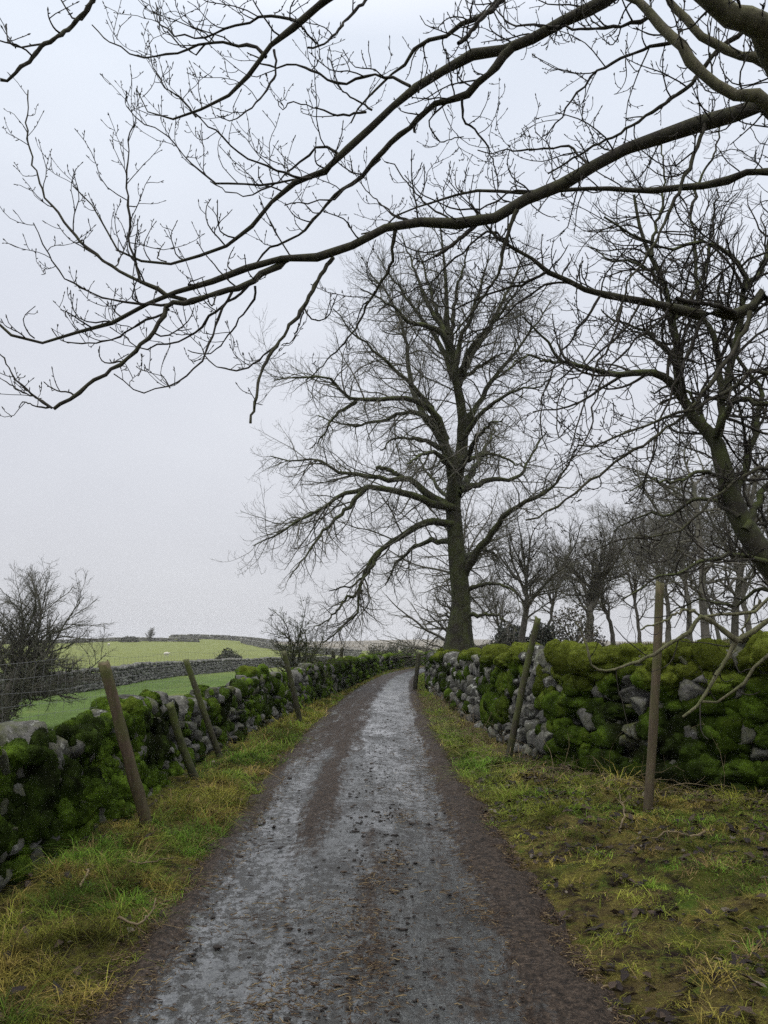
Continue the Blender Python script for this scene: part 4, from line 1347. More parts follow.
# ------------------------------------------------------------------ second tree behind the right wall (leaning trunk)
rng = np.random.default_rng(41)
YS = 12.5
fp = at(905, 715, YS)
root = empty('sycamore_tree', (fp[0], YS, height(fp[0], YS)))
tag(root, 'mossy forked tree leaning in from the right edge behind the mossy wall', 'tree')
P, R = trace([(905, 720), (870, 672), (825, 620), (785, 580), (768, 562), (739, 517), (724, 470), (714, 436), (698, 425), (684, 400), (677, 375), (677, 346), (672, 319), (664, 284), (650, 255), (640, 228), (634, 195)], YS, YS + 0.4, 37, 3, 34)
R *= np.interp(np.linspace(0, 1, 34), [0, 0.1, 0.4, 0.5, 0.6, 1], [1.3, 1.0, 1.05, 1.0, 0.7, 0.9])
tb = Tubes()
tb.add(P[None], R[None], 14)
tb.build('trunk', MAT['bark_mossy'], root)
sl = [
    ([(690, 410), (676, 390), (663, 378), (641, 371), (609, 376), (587, 368), (560, 363), (548, 345), (530, 325), (522, 318)], 0.3, -0.8, 12, 2),
    ([(560, 362), (545, 362), (528, 358), (515, 362), (505, 372)], -0.6, -1.2, 3.4, 1.4),
    ([(716, 440), (723, 409), (718, 365), (712, 338), (701, 318), (697, 284), (694, 246), (690, 210)], 0.2, 0.8, 11, 2.4),
    ([(735, 500), (752, 440), (760, 390), (739, 365), (725, 333), (716, 300), (722, 270)], 0.2, 1.6, 9, 2),
    ([(716, 436), (733, 402), (768, 406), (800, 395)], 0.1, -1.0, 9, 5),
    ([(705, 425), (690, 395), (668, 388), (650, 395)], 0.2, 1.4, 6, 2),
    ([(723, 400), (735, 350), (744, 298), (744, 271), (731, 254), (701, 241), (668, 246), (647, 242), (622, 230), (605, 215)], 0.2, -0.6, 10, 2.4),
    ([(744, 290), (760, 270), (770, 240), (775, 200)], -0.2, 0.2, 7, 3),
    ([(677, 360), (660, 345), (640, 330), (615, 322), (600, 310)], 0.3, 1.2, 6, 1.6),
    ([(672, 320), (690, 300), (705, 270), (712, 235), (716, 190)], 0.3, 1.0, 6, 2),
    ([(664, 284), (650, 270), (632, 262), (612, 262), (590, 250)], 0.3, 1.5, 5, 1.5),
    ([(652, 256), (655, 230), (662, 205), (664, 175), (660, 140)], 0.3, 0.6, 4.6, 1.6),
    ([(690, 215), (700, 180), (716, 150), (722, 110)], 0.8, 1.0, 4, 1.6),
    ([(768, 562), (740, 555), (710, 560), (680, 572), (650, 580), (620, 600)], 0.0, -1.0, 7, 1.6),
    ([(739, 517), (712, 500), (690, 502), (668, 515), (640, 515), (615, 530)], 0.0, 1.5, 6, 1.6),
    ([(730, 480), (705, 470), (680, 480), (655, 478), (632, 490)], 0.0, -1.0, 6, 1.6),
    ([(745, 530), (760, 500), (775, 470), (790, 430)], 0.0, 0.8, 10, 4),
    ([(800, 600), (760, 590), (735, 605), (700, 600), (670, 612)], 0.0, 1.2, 6, 1.6),
]
sP, sR = [], []
for pts, a, b, wa, wb in sl:
    P1, R1 = trace(pts, YS + a, YS + b, wa, wb, 20, 0.03, rng)
    P1[1:] += rng.normal(0, 0.02, (19, 3))
    R1 = R1 * 0.85
    tb = Tubes()
    tb.add(P1[None], R1[None], 9)
    tb.build('limb', MAT['bark_mossy'], root)
    sP.append(P1)
    sR.append(R1)
A = resample(np.column_stack([P[16:], R[16:]]), 20)
sP.append(A[:, :3])
sR.append(A[:, 3])
sP, sR = np.array(sP), np.array(sR)
cr = Tubes()
A1, B1 = spawn(sP, sR, rng, 0.24, (0.5, 2.0), (30, 75), 0.12, 0.16, 9, 0.05, 0.55, 0.03, 0.006, 0.4, 0.08, (0.25, 0.6))
cr.add(A1, B1, 5)
A2, B2 = spawn(A1, B1, rng, 0.17, (0.2, 0.9), (30, 65), 0.18, 0.16, 6, 0.1, 0.6, 0.012, 0.0045, 0.5, 0.03, (0.3, 0.65))
cr.add(A2, B2, 4)
A3, B3 = spawn(A2, B2, rng, 0.16, (0.08, 0.4), (30, 60), 0.25, 0.15, 4, 0.15, 0.7, 0.007, 0.0038, 0.6)
cr.add(A3, B3, 3)
print('sycamore', len(A1), len(A2), len(A3))
cr.build('crown', MAT['bark_twig'], root)

# ------------------------------------------------------------------ pale shrub reaching in from the right, in front of the wall
rng = np.random.default_rng(51)
root = empty('elder_shrub', (4.55, 6.9, 0.15))
tag(root, 'pale lichen-barked elder shrub arching in from the right over the mossy wall', 'shrub')
ep = []
bs = [(4.55, 6.9, 0.05, 0.05), (4.35, 6.7, 0.9, 0.045)]
el_ = [
    ([(820, 605), (768, 621), (750, 633), (737, 642), (722, 666), (710, 687), (702, 700), (682, 717)], 6.3, 6.2, 7.5, 3, bs),
    ([(738, 641), (717, 625), (703, 617), (689, 631), (666, 647), (641, 660), (618, 670), (600, 670), (590, 661), (587, 649), (584, 636), (575, 622)], 6.25, 6.2, 5.5, 1.8, None),
    ([(830, 640), (768, 656), (753, 677), (732, 694), (715, 704), (704, 702)], 6.0, 6.2, 4.6, 2.6, [(4.5, 6.8, 0.1, 0.04), (4.2, 6.4, 0.9, 0.03)]),
    ([(840, 560), (768, 600), (750, 614), (735, 614), (722, 614), (703, 617)], 6.5, 6.25, 4.6, 2.6, [(4.6, 6.95, 0.1, 0.05), (4.5, 6.8, 1.0, 0.04)]),
    ([(703, 617), (690, 610), (682, 612), (665, 620), (641, 630)], 6.25, 6.1, 3.4, 1.8, None),
    ([(751, 632), (745, 640), (737, 642)], 6.3, 6.25, 3.5, 3.5, None),
    ([(760, 600), (745, 628), (735, 652), (726, 660)], 6.5, 6.5, 2.6, 1.6, None),
]
for pts, a, b, wa, wb, pre in el_:
    P, R = trace(pts, a, b, wa, wb, 26, 0.01, rng, pre)
    P[1:-1] += rng.normal(0, 0.006, (24, 3))
    R = R * (1 + 0.12 * rng.normal(size=26))
    tb = Tubes()
    tb.add(P[None], R[None], 8)
    tb.build('stem', MAT['bark_pale'], root)
    ep.append((resample(np.column_stack([P, R]), 20)))
ep = np.array(ep)
cr = Tubes()
A1, B1 = spawn(ep[:, :, :3], ep[:, :, 3], rng, 0.22, (0.15, 0.7), (40, 80), 0.25, 0.14, 7, 0.3, 0.5, 0.006, 0.0033, 0.5)
cr.add(A1, B1, 4)
cr.build('crown', MAT['bark_twig'], root)

# ------------------------------------------------------------------ trees and bushes further off
def gpos(px, Y):
    x = at(px, 640, Y)[0]
    return (x, Y, float(height(x, Y)))


def hgt(px, py, Y):
    return at(px, py, Y)[2] - gpos(px, Y)[2]


BT = 'bare trees beyond the right wall'
gen_tree('bare_tree', 'forked bare tree leaning just right of the great ash', 'tree', gpos(523, 34), hgt(523, 505, 34), 0.24, 101, MAT['bark_far'], 0.5, 6, 0.5, (25, 55), 0.10, twig=1.0, levels=4, rmin=0.008, group=BT)
gen_tree('bare_tree', 'broad bare tree standing above the dark evergreen bush', 'tree', gpos(588, 44), hgt(588, 515, 44), 0.38, 102, MAT['bark_far'], 0.5, 6, 0.5, (28, 62), 0.12, twig=1.3, levels=4, rmin=0.010, group=BT)
gen_tree('bare_tree', 'slim bare tree between the evergreen bush and the tall brown post', 'tree', gpos(613, 46), hgt(613, 540, 46), 0.2, 103, MAT['bark_far'], 0.42, 6, 0.5, (25, 55), 0.12, twig=1.0, levels=4, rmin=0.011, group=BT)
gen_tree('bare_tree', 'left one of two tall grey trunks right of the brown post', 'tree', gpos(706, 24), hgt(706, 395, 24), 0.18, 104, MAT['bark_far'], 0.34, 14, 0.25, (40, 80), 0.06, twig=1.1, levels=4, rmin=0.007, group=BT, droop=0.06, fork=0.6)
gen_tree('bare_tree', 'right one of two tall grey trunks right of the brown post', 'tree', gpos(733, 26), hgt(733, 400, 26), 0.17, 105, MAT['bark_far'], 0.34, 14, 0.25, (40, 80), 0.06, twig=1.1, levels=4, rmin=0.007, group=BT, droop=0.06, fork=0.6)
gen_tree('bare_tree', 'hazy bare tree directly behind the top of the tall brown post', 'tree', gpos(668, 52), hgt(668, 500, 52), 0.26, 106, MAT['bark_far'], 0.5, 6, 0.5, (30, 65), 0.10, twig=1.1, levels=4, rmin=0.012, group=BT)
gen_tree('bare_tree', 'hazy bare tree at the far right edge behind the leaning trunk', 'tree', gpos(775, 46), hgt(775, 470, 46), 0.28, 107, MAT['bark_far'], 0.5, 6, 0.5, (30, 65), 0.10, twig=1.3, levels=4, rmin=0.010, group=BT)
for px_, Y_, ty_, sd_, lb_ in [(548, 58, 535, 121, 'faint slim bare tree between the leaning mossy post and the evergreen bush'), (640, 60, 500, 122, 'pale hazy bare tree just left of the tall brown post'), (690, 38, 470, 123, 'bare tree with spreading crown close behind the two tall grey trunks'), (752, 34, 450, 124, 'bare tree nearest the right edge under the leaning trunk'), (720, 62, 480, 125, 'faint tall bare tree deep in the wood behind the two grey trunks'), (496, 62, 560, 126, 'small faint bare tree just right of the great ash trunk')]:
    gen_tree('bare_tree', lb_, 'tree', gpos(px_, Y_), hgt(px_, ty_, Y_), 0.2, sd_, MAT['bark_far'], 0.5, 6, 0.35, (28, 65), 0.10, twig=1.4, levels=4, rmin=0.0105 * Y_ / 46, group=BT, leaders=6)
gen_tree('bare_tree', 'fine-twigged bare tree almost hidden behind the trunk of the great ash', 'tree', gpos(447, 46), hgt(447, 455, 46), 0.30, 108, MAT['bark_far'], 0.45, 20, 0.10, (45, 85), 0.05, droop=0.16, twig=1.15, levels=4, rmin=0.011)
gen_tree('ivy_tree', 'rounded bushy tree thick with dark ivy standing in the left pasture', 'tree', gpos(8, 24), hgt(8, 566, 24) * 1.0, 0.24, 109, MAT['bark_far'], 0.5, 16, 0.10, (30, 80), 0.10, fork=0.3, leaders=8, spread_ang=60, twig=1.6, levels=4, rmin=0.0065, ivy=(3600, 0.42, (0.060, 0.068, 0.036), 0.036))
gen_tree('hawthorn_tree', 'small twisted hawthorn with green tufts just over the left wall', 'tree', (gpos(290, 24)[0], 24, -0.6), at(290, 602, 24)[2] + 0.6, 0.13, 110, MAT['bark_mossy'], 0.5, 16, 0.3, (45, 85), 0.10, twig=1.2, levels=4, rmin=0.007, spread_ang=60, ivy=(900, 0.9, (0.035, 0.05, 0.018), 0.032))
gen_tree('skyline_tree', 'tiny lone bare tree on the skyline of the far pasture', 'tree', gpos(150, 272), 5.0, 0.3, 111, MAT['bark_far'], 0.6, 14, 0.2, (30, 70), 0.1, twig=0.8, levels=3, rmin=0.05)


def bush(name, label, c, size, n, leaf, col, seed, group=None):
    rng = np.random.default_rng(seed)
    root = empty(name, tuple(c))
    tag(root, label, 'bush', group)
    st = Tubes()
    N = 26
    a = rng.uniform(0, 2 * pi, N)
    e = rng.uniform(0.2, 1.0, N)
    ends = np.array(c) + np.stack([np.cos(a) * size[0] * e, np.sin(a) * size[1] * e, size[2] * rng.uniform(0.5, 1.0, N)], -1)
    base = np.array(c) + rng.normal(0, 0.08, (N, 3)) * np.array([1, 1, 0])
    t = np.linspace(0, 1, 6)[None, :, None]
    P = base[:, None] * (1 - t) + ends[:, None] * t
    P[:, 1:-1] += rng.normal(0, 0.04, P[:, 1:-1].shape) * size[0]
    st.add(P, np.tile(np.linspace(0.02, 0.006, 6) * max(1, size[0]), (N, 1)), 4)
    st.build('stems', MAT['bark_far'], root)
    d = unit(rng.normal(size=(n, 3)))
    d[:, 2] = np.abs(d[:, 2])
    rad = rng.uniform(0.5, 1.0, (n, 1)) ** 0.6 * (0.65 + 0.6 * fbm(d * 2.4 + seed, seed)[:, None])
    pts = np.array(c) + d * rad * np.array(size)
    v, q, cc = leaf_quads(pts, leaf, rng, col)
    f = mesh_obj('foliage', v, q, None, MAT['ivy'], root, cc, False)
    f['kind'] = 'stuff'
    return root


bush('evergreen_bush', 'dark rounded evergreen bush under the broad bare tree', gpos(574, 40), (1.75, 1.5, 2.3), 1700, 0.075, (0.075, 0.070, 0.050), 201)
bush('low_bush', 'low dark bush left of the leaning mossy post behind the right wall', gpos(510, 40), (1.1, 1.0, 1.7), 3500, 0.07, (0.045, 0.05, 0.04), 202)
bush('low_bush', 'low dark bush right of the leaning mossy post behind the right wall', gpos(543, 40), (0.9, 0.9, 1.5), 3000, 0.07, (0.045, 0.05, 0.04), 203)
bush('field_bush', 'round dark bush alone on the far green pasture', gpos(228, 96), (2.2, 1.8, 2.3), 3500, 0.13, (0.05, 0.055, 0.032), 204)
bush('skyline_bush', 'low bush on the skyline beside the lone tree', gpos(130, 268), (3.6, 3.0, 2.0), 500, 0.35, (0.09, 0.09, 0.07), 205)
for i, (px, Y, s, lb) in enumerate([(372, 58, 0.7, 'leftmost small bush topping the left wall at the bend'), (381, 58.5, 1.0, 'second small bush topping the left wall at the bend'), (390, 59, 0.8, 'third small bush topping the left wall at the bend'), (399, 60, 1.15, 'fourth small bush topping the left wall at the bend'), (409, 61, 1.1, 'rightmost small bush topping the left wall at the bend')]):
    g0 = gpos(px, Y)
    bush('wall_bush', lb, (g0[0], Y, g0[2]), (0.9 * s, 0.8, 1.3 + 0.5 * s + 0.02 - g0[2]), 1500, 0.055, (0.045, 0.05, 0.03), 210 + i, 'bushes along the wall at the bend')
# rough tufty scrub clumps on the bank behind the right wall
rng = np.random.default_rng(61)

# ------------------------------------------------------------------ far moorland hills
hx = np.linspace(-1500, 1900, 140)
hy = np.linspace(0, 1, 14)
HX, HT = np.meshgrid(hx, hy)
ridge = 2.0 + 9 * (fbm(np.stack([HX / 420, HX * 0], -1), 91) - 0.45) + 6 * np.exp(-((HX - 100) / 300) ** 2)
HY = 1250 + 700 * HT + 60 * (fbm(np.stack([HX / 200, HT * 3], -1), 93) - 0.5)
HZ = -14 + (ridge + 15) * sstep(0, 0.85, HT) + 1.5 * (fbm(np.stack([HX / 60, HT * 8], -1), 95) - 0.5)
h_, w_ = HX.shape
idx = np.arange(h_ * w_).reshape(h_, w_)
quads = np.stack([idx[:-1, :-1], idx[:-1, 1:], idx[1:, 1:], idx[1:, :-1]], -1).reshape(-1, 4)
tag(mesh_obj('hills', np.stack([HX, HY, HZ], -1), quads, None, MAT['hill']), 'long misty moorland ridge on the horizon', 'hills', kind='structure')

# ------------------------------------------------------------------ sheep, tiny in the pasture
wool = M('wool')
MAT['wool'] = wool.finish(wool.ramp(wool.noise(20, 4), [(0.3, (0.42, 0.40, 0.34)), (0.7, (0.66, 0.63, 0.55))]), 1.0, wool.bump(wool.noise(60, 4), 0.8, 0.03), 0.05)


def sheep(px, Y, rot, label):
    c = np.array(gpos(px, Y))
    parts = []
    tv, tf = ICO[3]

    def blob(o, s):
        return tv * np.array(s) + np.array(o)
    pv = [blob((0, 0, 0.62), (0.52, 0.27, 0.29)), blob((0.58, 0, 0.66), (0.17, 0.10, 0.12)), blob((0.48, 0, 0.70), (0.16, 0.13, 0.15))]
    for lx in (-0.3, 0.3):
        for ly in (-0.13, 0.13):
            pv.append(tv * np.array((0.06, 0.06, 0.28)) + np.array((lx, ly, 0.26)))
    vs = []
    for v_ in pv:
        v_ = v_ * (1 + 0.08 * (fbm(v_ * 8, 5)[:, None] - 0.5))
        vs.append(v_)
    V = np.concatenate(vs)
    T = np.concatenate([tf + i * len(tv) for i in range(len(pv))])
    ca, sa = cos(rot), sin(rot)
    V = np.stack([V[:, 0] * ca - V[:, 1] * sa, V[:, 0] * sa + V[:, 1] * ca, V[:, 2]], -1) + c
    return tag(mesh_obj('sheep', V, None, T, MAT['wool']), label, 'sheep', 'sheep grazing in the far pasture')


sheep(167, 150, 0.3, 'white sheep grazing in the middle of the far green pasture')
sheep(109, 230, 2.4, 'white sheep far up the pasture beside the ivy tree')

# ------------------------------------------------------------------ wire netting above the left wall
wt = Tubes()
ys = np.linspace(3.0, 30, 55)
xs = lwall_x(ys) - 0.62
for hz in (1.02, 1.13, 1.25, 1.38, 1.5):
    zz = hz + 0.02 * np.sin(ys * 1.7 + hz * 9)
    P = np.stack([xs + 0.02 * np.sin(ys), ys, zz], -1)
    wt.add(P[None], np.full((1, len(ys)), 0.0014), 4)
for y in np.arange(3.0, 16.0, 0.16):
    x = lwall_x(np.array(y)) - 0.62
    n = 6
    z = np.linspace(0.98, 1.5, n)
    wt.add(np.stack([x + 0.012 * np.sin(z * 9 + y * 3), np.full(n, y) + 0.012 * np.sin(z * 13 + y), z], -1)[None], np.full((1, n), 0.0010), 4)
tag(wt.build('wire_fence', MAT['wire']), 'sagging rusty-grey wire netting strung above the left stone wall', 'fence')

# ------------------------------------------------------------------ grass and litter on the verges
rng = np.random.default_rng(71)


def blades(P, Ht, Wd, lean, col, rng, bend=0.5):
    N = len(P)
    a = rng.uniform(0, 2 * pi, N)
    dirn = np.stack([np.cos(a), np.sin(a), np.zeros(N)], -1)
    sd = np.stack([-np.sin(a + rng.normal(0, 0.5, N)), np.cos(a), np.zeros(N)], -1)
    Ht, Wd, lean = Ht[:, None], Wd[:, None], lean[:, None]
    mid = P + np.array([0, 0, 1.0]) * Ht * 0.6 + dirn * Ht * lean * 0.35
    tip = P + np.array([0, 0, 1.0]) * Ht * (1.0 - bend * lean * 0.5) + dirn * Ht * lean
    V = np.stack([P - sd * Wd, P + sd * Wd, mid + sd * Wd * 0.75, mid - sd * Wd * 0.75, tip], 1).reshape(-1, 3)
    b = np.arange(N) * 5
    q = np.stack([b, b + 1, b + 2, b + 3], -1)
    t = np.stack([b + 3, b + 2, b + 4], -1)
    return V, q, t, np.repeat(col, 5, 0)


def verge_points(n, side, y0, y1):
    """area-uniform-ish samples, denser near the camera"""
    y = y0 * (y1 / y0) ** rng.random(n)
    if side < 0:
        a, b = lwall_x(y) - 0.02, road_l(y) + 0.04
    else:
        a, b = road_r(y) - 0.03, np.minimum(rwall_x(y) + 0.05, 6.5)
    x = a + (b - a) * rng.random(n)
    return np.stack([x, y], -1)


GP = []
for side, n, y0, y1, ntuft in ((-1, 110000, 2.9, 46, 3000), (1, 360000, 2.8, 42, 4600)):
    p0 = verge_points(n, side, y0, y1)
    tc_ = verge_points(ntuft, side, y0, y1)
    per = rng.integers(14, 46, ntuft)
    ti = np.repeat(np.arange(ntuft), per)
    p1 = tc_[ti] + rng.normal(0, 1, (len(ti), 2)) * (0.025 + 0.035 * rng.random((ntuft, 1))[ti]) * np.clip(tc_[ti, 1:2] / 8, 0.8, 2)
    p = np.vstack([p0, p1])
    tuft = np.concatenate([np.zeros(n), 1 + rng.random(ntuft)[ti]])
    th_ = np.concatenate([rng.random(n), rng.random(ntuft)[ti]])
    dedge = np.where(side < 0, road_l(p[:, 1]) - p[:, 0], p[:, 0] - road_r(p[:, 1]))
    dwall = np.where(side < 0, p[:, 0] - lwall_x(p[:, 1]), rwall_x(p[:, 1]) - p[:, 0])
    cl = fbm(p * 1.7, 101) * 0.5 + fbm(p * 5.5, 103) * 0.5
    bare_ = sstep(0.60, 0.34, cl) * np.where(tuft > 0, 0.8, 0.93)
    keep = rng.random(len(p)) > bare_
    keep &= rng.random(len(p)) < np.clip(0.12 + (dedge + 0.05) * 2.6, 0, 1)
    keep &= rng.random(len(p)) < np.clip(0.12 + dwall * 1.9, 0, 1)
    keep &= dedge > -0.12
    if True:
        pass
    GP.append(np.column_stack([p, np.full(len(p), side), dedge, dwall, tuft, th_])[keep])
G = np.concatenate(GP)
P2 = G[:, :2]
dist = np.hypot(P2[:, 0], P2[:, 1])
z = height(P2[:, 0], P2[:, 1]) - 0.01
hue = fbm(P2 * 0.9, 111)
hu2 = fbm(P2 * 3.1, 113)
sp = rng.random(len(G))
green = np.array([0.092, 0.170, 0.020])
olive = np.array([0.175, 0.185, 0.030])
yell = np.array([0.235, 0.185, 0.048])
strw = np.array([0.27, 0.195, 0.085])
m1 = sstep(0.36, 0.62, hue * 0.6 + hu2 * 0.4)[:, None]
c = green * (1 - m1) + olive * m1
m2 = sstep(0.50, 0.68, hu2 * 0.55 + fbm(P2 * 1.3, 117) * 0.45)[:, None]
c = c * (1 - m2) + yell * m2
dead = (np.where(G[:, 5] > 0, G[:, 6] * 0.7 + sp * 0.3, sp) < 0.26)[:, None]
c = np.where(dead, strw * rng.uniform(0.5, 1.1, (len(G), 1)), c)
# fresh greener strip beside the far right road edge, straw towards the near left wall foot
gs = (np.exp(-((G[:, 3] - 0.25) / 0.3) ** 2) * (G[:, 2] > 0) * sstep(6, 9, P2[:, 1]) * (0.4 + 0.6 * (hu2 > 0.48)))[:, None] * 0.75
c = c * (1 - gs) + np.array([0.095, 0.165, 0.025]) * gs
c = c * rng.uniform(0.45, 1.45, (len(G), 1)) * (0.35 + 1.35 * sstep(0.28, 0.68, fbm(P2 * 6.5, 121)))[:, None]
tall = 0.03 + 0.075 * fbm(P2 * 2.1, 119) ** 1.5 * 2
scale = np.clip(dist / 6, 0.9, 3.2)
Ht = tall * rng.uniform(0.5, 1.5, len(G)) * np.where(G[:, 2] < 0, 0.66, 0.58) * np.where(G[:, 5] > 0, 0.8 + 0.4 * G[:, 5], 0.42) * 0.62 * np.clip(scale, 1, 1.5)
tallt = (G[:, 5] > 0) & (np.modf(G[:, 6] * 37.0)[0] < np.where(G[:, 2] < 0, 0.22, 0.14))
Ht = Ht * np.where(tallt, 2.1, 1.0)
Wd = 0.0018 * scale * rng.uniform(0.7, 1.4, len(G))
lean = rng.uniform(0.8, 3.2, len(G))
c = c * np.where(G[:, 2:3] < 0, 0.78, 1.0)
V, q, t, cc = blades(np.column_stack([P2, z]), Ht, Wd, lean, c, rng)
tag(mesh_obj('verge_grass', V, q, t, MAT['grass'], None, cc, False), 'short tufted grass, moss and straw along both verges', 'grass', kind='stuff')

# coarse grass on the bank behind the right wall
n = 30000
y = 9 * (46 / 9) ** rng.random(n)
x = rwall_x(y) + 0.5 + 30 * rng.random(n) ** 1.3
z = height(x, y)
c = np.array([0.115, 0.105, 0.045]) * rng.uniform(0.5, 1.3, (n, 1)) * np.where(rng.random((n, 1)) < 0.3, np.array([0.6, 0.9, 0.5]), 1.0)
V, q, t, cc = blades(np.stack([x, y, z - 0.02], -1), rng.uniform(0.1, 0.34, n), 0.006 * np.clip(y / 10, 1, 3), rng.uniform(0.3, 1.6, n), c, rng)
tag(mesh_obj('bank_grass', V, q, t, MAT['grass'], None, cc, False), 'rough faded grass on the bank behind the right wall', 'grass', kind='stuff')

# dead leaves
n = 6500
p = verge_points(n, 1, 3.0, 12)
pl = verge_points(250, -1, 3.2, 12)
p = np.vstack([p[fbm(p * 1.4, 131) > 0.42], pl])
z = height(p[:, 0], p[:, 1]) + 0.02
N = len(p)
kind = rng.random(N)[:, None]
lc = np.where(kind < 0.6, np.array([0.022, 0.016, 0.014]), np.where(kind < 0.94, np.array([0.060, 0.042, 0.030]), np.array([0.13, 0.11, 0.085])))
a = rng.uniform(0, 2 * pi, N)
uu = np.stack([np.cos(a), np.sin(a), rng.normal(0, 0.25, N)], -1)
vv = np.stack([-np.sin(a), np.cos(a), rng.normal(0, 0.25, N)], -1)
s = rng.uniform(0.010, 0.042, (N, 1))
c0 = np.column_stack([p, z])
up = np.array([0, 0, 1.0])
r6 = [c0 - uu * s, c0 - uu * s * 0.3 + vv * s * 0.55 + up * s * rng.uniform(-.2, .6, (N, 1)), c0 + uu * s * 0.5 + vv * s * 0.4 + up * s * 0.3, c0 + uu * s * 1.1 + up * s * rng.uniform(-.1, .5, (N, 1)), c0 + uu * s * 0.5 - vv * s * 0.4 + up * s * 0.3, c0 - uu * s * 0.3 - vv * s * 0.55 + up * s * rng.uniform(-.2, .6, (N, 1)), c0 + up * s * 0.05]
V = np.stack(r6, 1).reshape(-1, 3)
b = (np.arange(N) * 7)[:, None]
tr = np.concatenate([np.stack([b[:, 0] + i, b[:, 0] + (i + 1) % 6, b[:, 0] + 6], -1) for i in range(6)])
tag(mesh_obj('leaf_litter', V, None, tr, MAT['leaf'], None, np.repeat(lc, 7, 0), False), 'dark sodden dead leaves scattered over the verges', 'leaves', kind='stuff')

# mud clods, grit and straw on the lane
tv, tf = ICO[1]
n = 4600
y = 3.0 * (24 / 3.0) ** rng.random(n)
cen = (road_l(y) + road_r(y)) / 2
hw = (road_r(y) - road_l(y)) / 2
u = np.where(rng.random(n) < 0.5, rng.uniform(-1, 1, n), np.where(rng.random(n) < 0.5, rng.normal(0.12, 0.14, n), np.sign(rng.normal(size=n)) * rng.normal(0.88, 0.12, n)))
u = np.clip(u, -1.02, 1.02)
x = cen + u * hw
keep = fbm(np.stack([x, y], -1) * 2.4, 141) > 0.40
x, y, u = x[keep], y[keep], u[keep]
N = len(x)
zz = 0.012 + 0.03 * (1 - u ** 2)
s = rng.gamma(1.6, 0.0026, N) + 0.002
s = s * np.clip(y / 7, 0.8, 1.0) * np.where(y > 9, 0.7, 1)
v = tv[None] * (s[:, None, None] * rng.uniform(0.5, 1.5, (N, 1, 3)) * np.array([1.4, 1, 0.45]))
v = v * (1 + 0.8 * (rng.random((N, len(tv), 1)) - 0.5)) + np.stack([x, y, zz], -1)[:, None]
V, T, a_ = merge([(v, tf, {'tint': np.where(rng.random((N, 1)) < 0.8, np.array([0.024, 0.019, 0.016]), np.array([0.07, 0.05, 0.036]))})])
tag(mesh_obj('mud_clods', V, None, T, MAT['clod'], None, a_['tint'], False), 'small dark clods of mud and grit strewn over the lane', 'mud', kind='stuff')

# straw and bark scraps: clusters along the crown of the lane
centers = []
for px, py, w, k in [(380, 885, 0.16, 260), (395, 860, 0.10, 140), (402, 820, 0.12, 120), (360, 925, 0.13, 160), (350, 960, 0.22, 260), (285, 1000, 0.14, 240), (375, 965, 0.10, 120), (255, 925, 0.16, 120), (300, 905, 0.2, 120), (370, 1005, 0.14, 160), (470, 905, 0.12, 80), (430, 768, 0.2, 120), (490, 915, 0.1, 60), (235, 1018, 0.1, 80), (330, 985, 0.3, 120), (410, 790, 0.3, 90)]:
    g_ = gpt(px, py, 0.03)
    centers.append((g_, w, k))
pts, sz = [], []
for g_, w, k in centers:
    pts.append(np.column_stack([rng.normal(g_[0], w * 0.8, k), rng.normal(g_[1], w * 1.3, k)]))
ed = verge_points(3500, -1, 3.2, 16)
ed[:, 0] = road_l(ed[:, 1]) + rng.normal(0.06, 0.13, 3500)
e2 = verge_points(7000, 1, 3.0, 16)
e2[:, 0] = road_r(e2[:, 1]) + 0.08 - np.abs(rng.normal(0.0, 0.30, 7000))
p = np.vstack(pts + [ed, e2])
N = len(p)
K = 4
a = rng.normal(0.2, 0.9, N)
ln = rng.gamma(2.2, 0.012, N) + 0.008
dirn = np.stack([np.cos(a), np.sin(a), rng.normal(0, 0.10, N)], -1)
t = np.linspace(-0.5, 0.5, K)
cenx = (road_l(p[:, 1]) + road_r(p[:, 1])) / 2
uu = (p[:, 0] - cenx) / 1.15
base = np.column_stack([p, 0.022 + 0.03 * np.clip(1 - uu ** 2, 0, 1) + rng.uniform(0, 0.014, N)])
Pp = base[:, None] + dirn[:, None] * (ln[:, None] * t)[..., None]
Pp[:, 1:-1] += rng.normal(0, 0.003, (N, K - 2, 3))
v, q = tube_mesh(Pp, np.tile(np.array([0.6, 1, 1, 0.5]), (N, 1)) * rng.uniform(0.0012, 0.0030, (N, 1)), 4)
kk = rng.random((N, 1))
sc_ = np.where(kk < 0.5, np.array([0.055, 0.036, 0.024]), np.where(kk < 0.85, np.array([0.13, 0.088, 0.045]), np.array([0.22, 0.165, 0.085])))
tag(mesh_obj('straw_scraps', v, q, None, MAT['clod'], None, np.repeat(sc_, K * 4, 0)), 'scraps of straw and bark along the lane', 'straw', kind='stuff')

# tangle of dead stems at the foot of the right wall
n = 1700
y = rng.uniform(0, 1, n)
s_i = (rng.uniform(0.02, 0.42, n) * (len(rw_in) - 1)).astype(int)
bp = rw_in[s_i] + np.stack([-tn[s_i, 1], tn[s_i, 0]], -1) * rng.uniform(0.0, 0.55, (n, 1))
b3 = np.column_stack([bp, height(bp[:, 0], bp[:, 1])])
d = unit(np.column_stack([rng.normal(0, 1, (n, 2)), rng.uniform(0.1, 1.0, n)]))
ln = rng.uniform(0.25, 0.9, n)
pts = [b3]
p = b3
for j in range(7):
    d = unit(d + rng.normal(0, 0.18, (n, 3)) + np.array([0, 0, -0.20]))
    p = p + d * (ln / 7)[:, None]
    p[:, 2] = np.maximum(p[:, 2], height(p[:, 0], p[:, 1]) + 0.01)
    pts.append(p.copy())
st = Tubes()
Pst = np.stack(pts, 1)
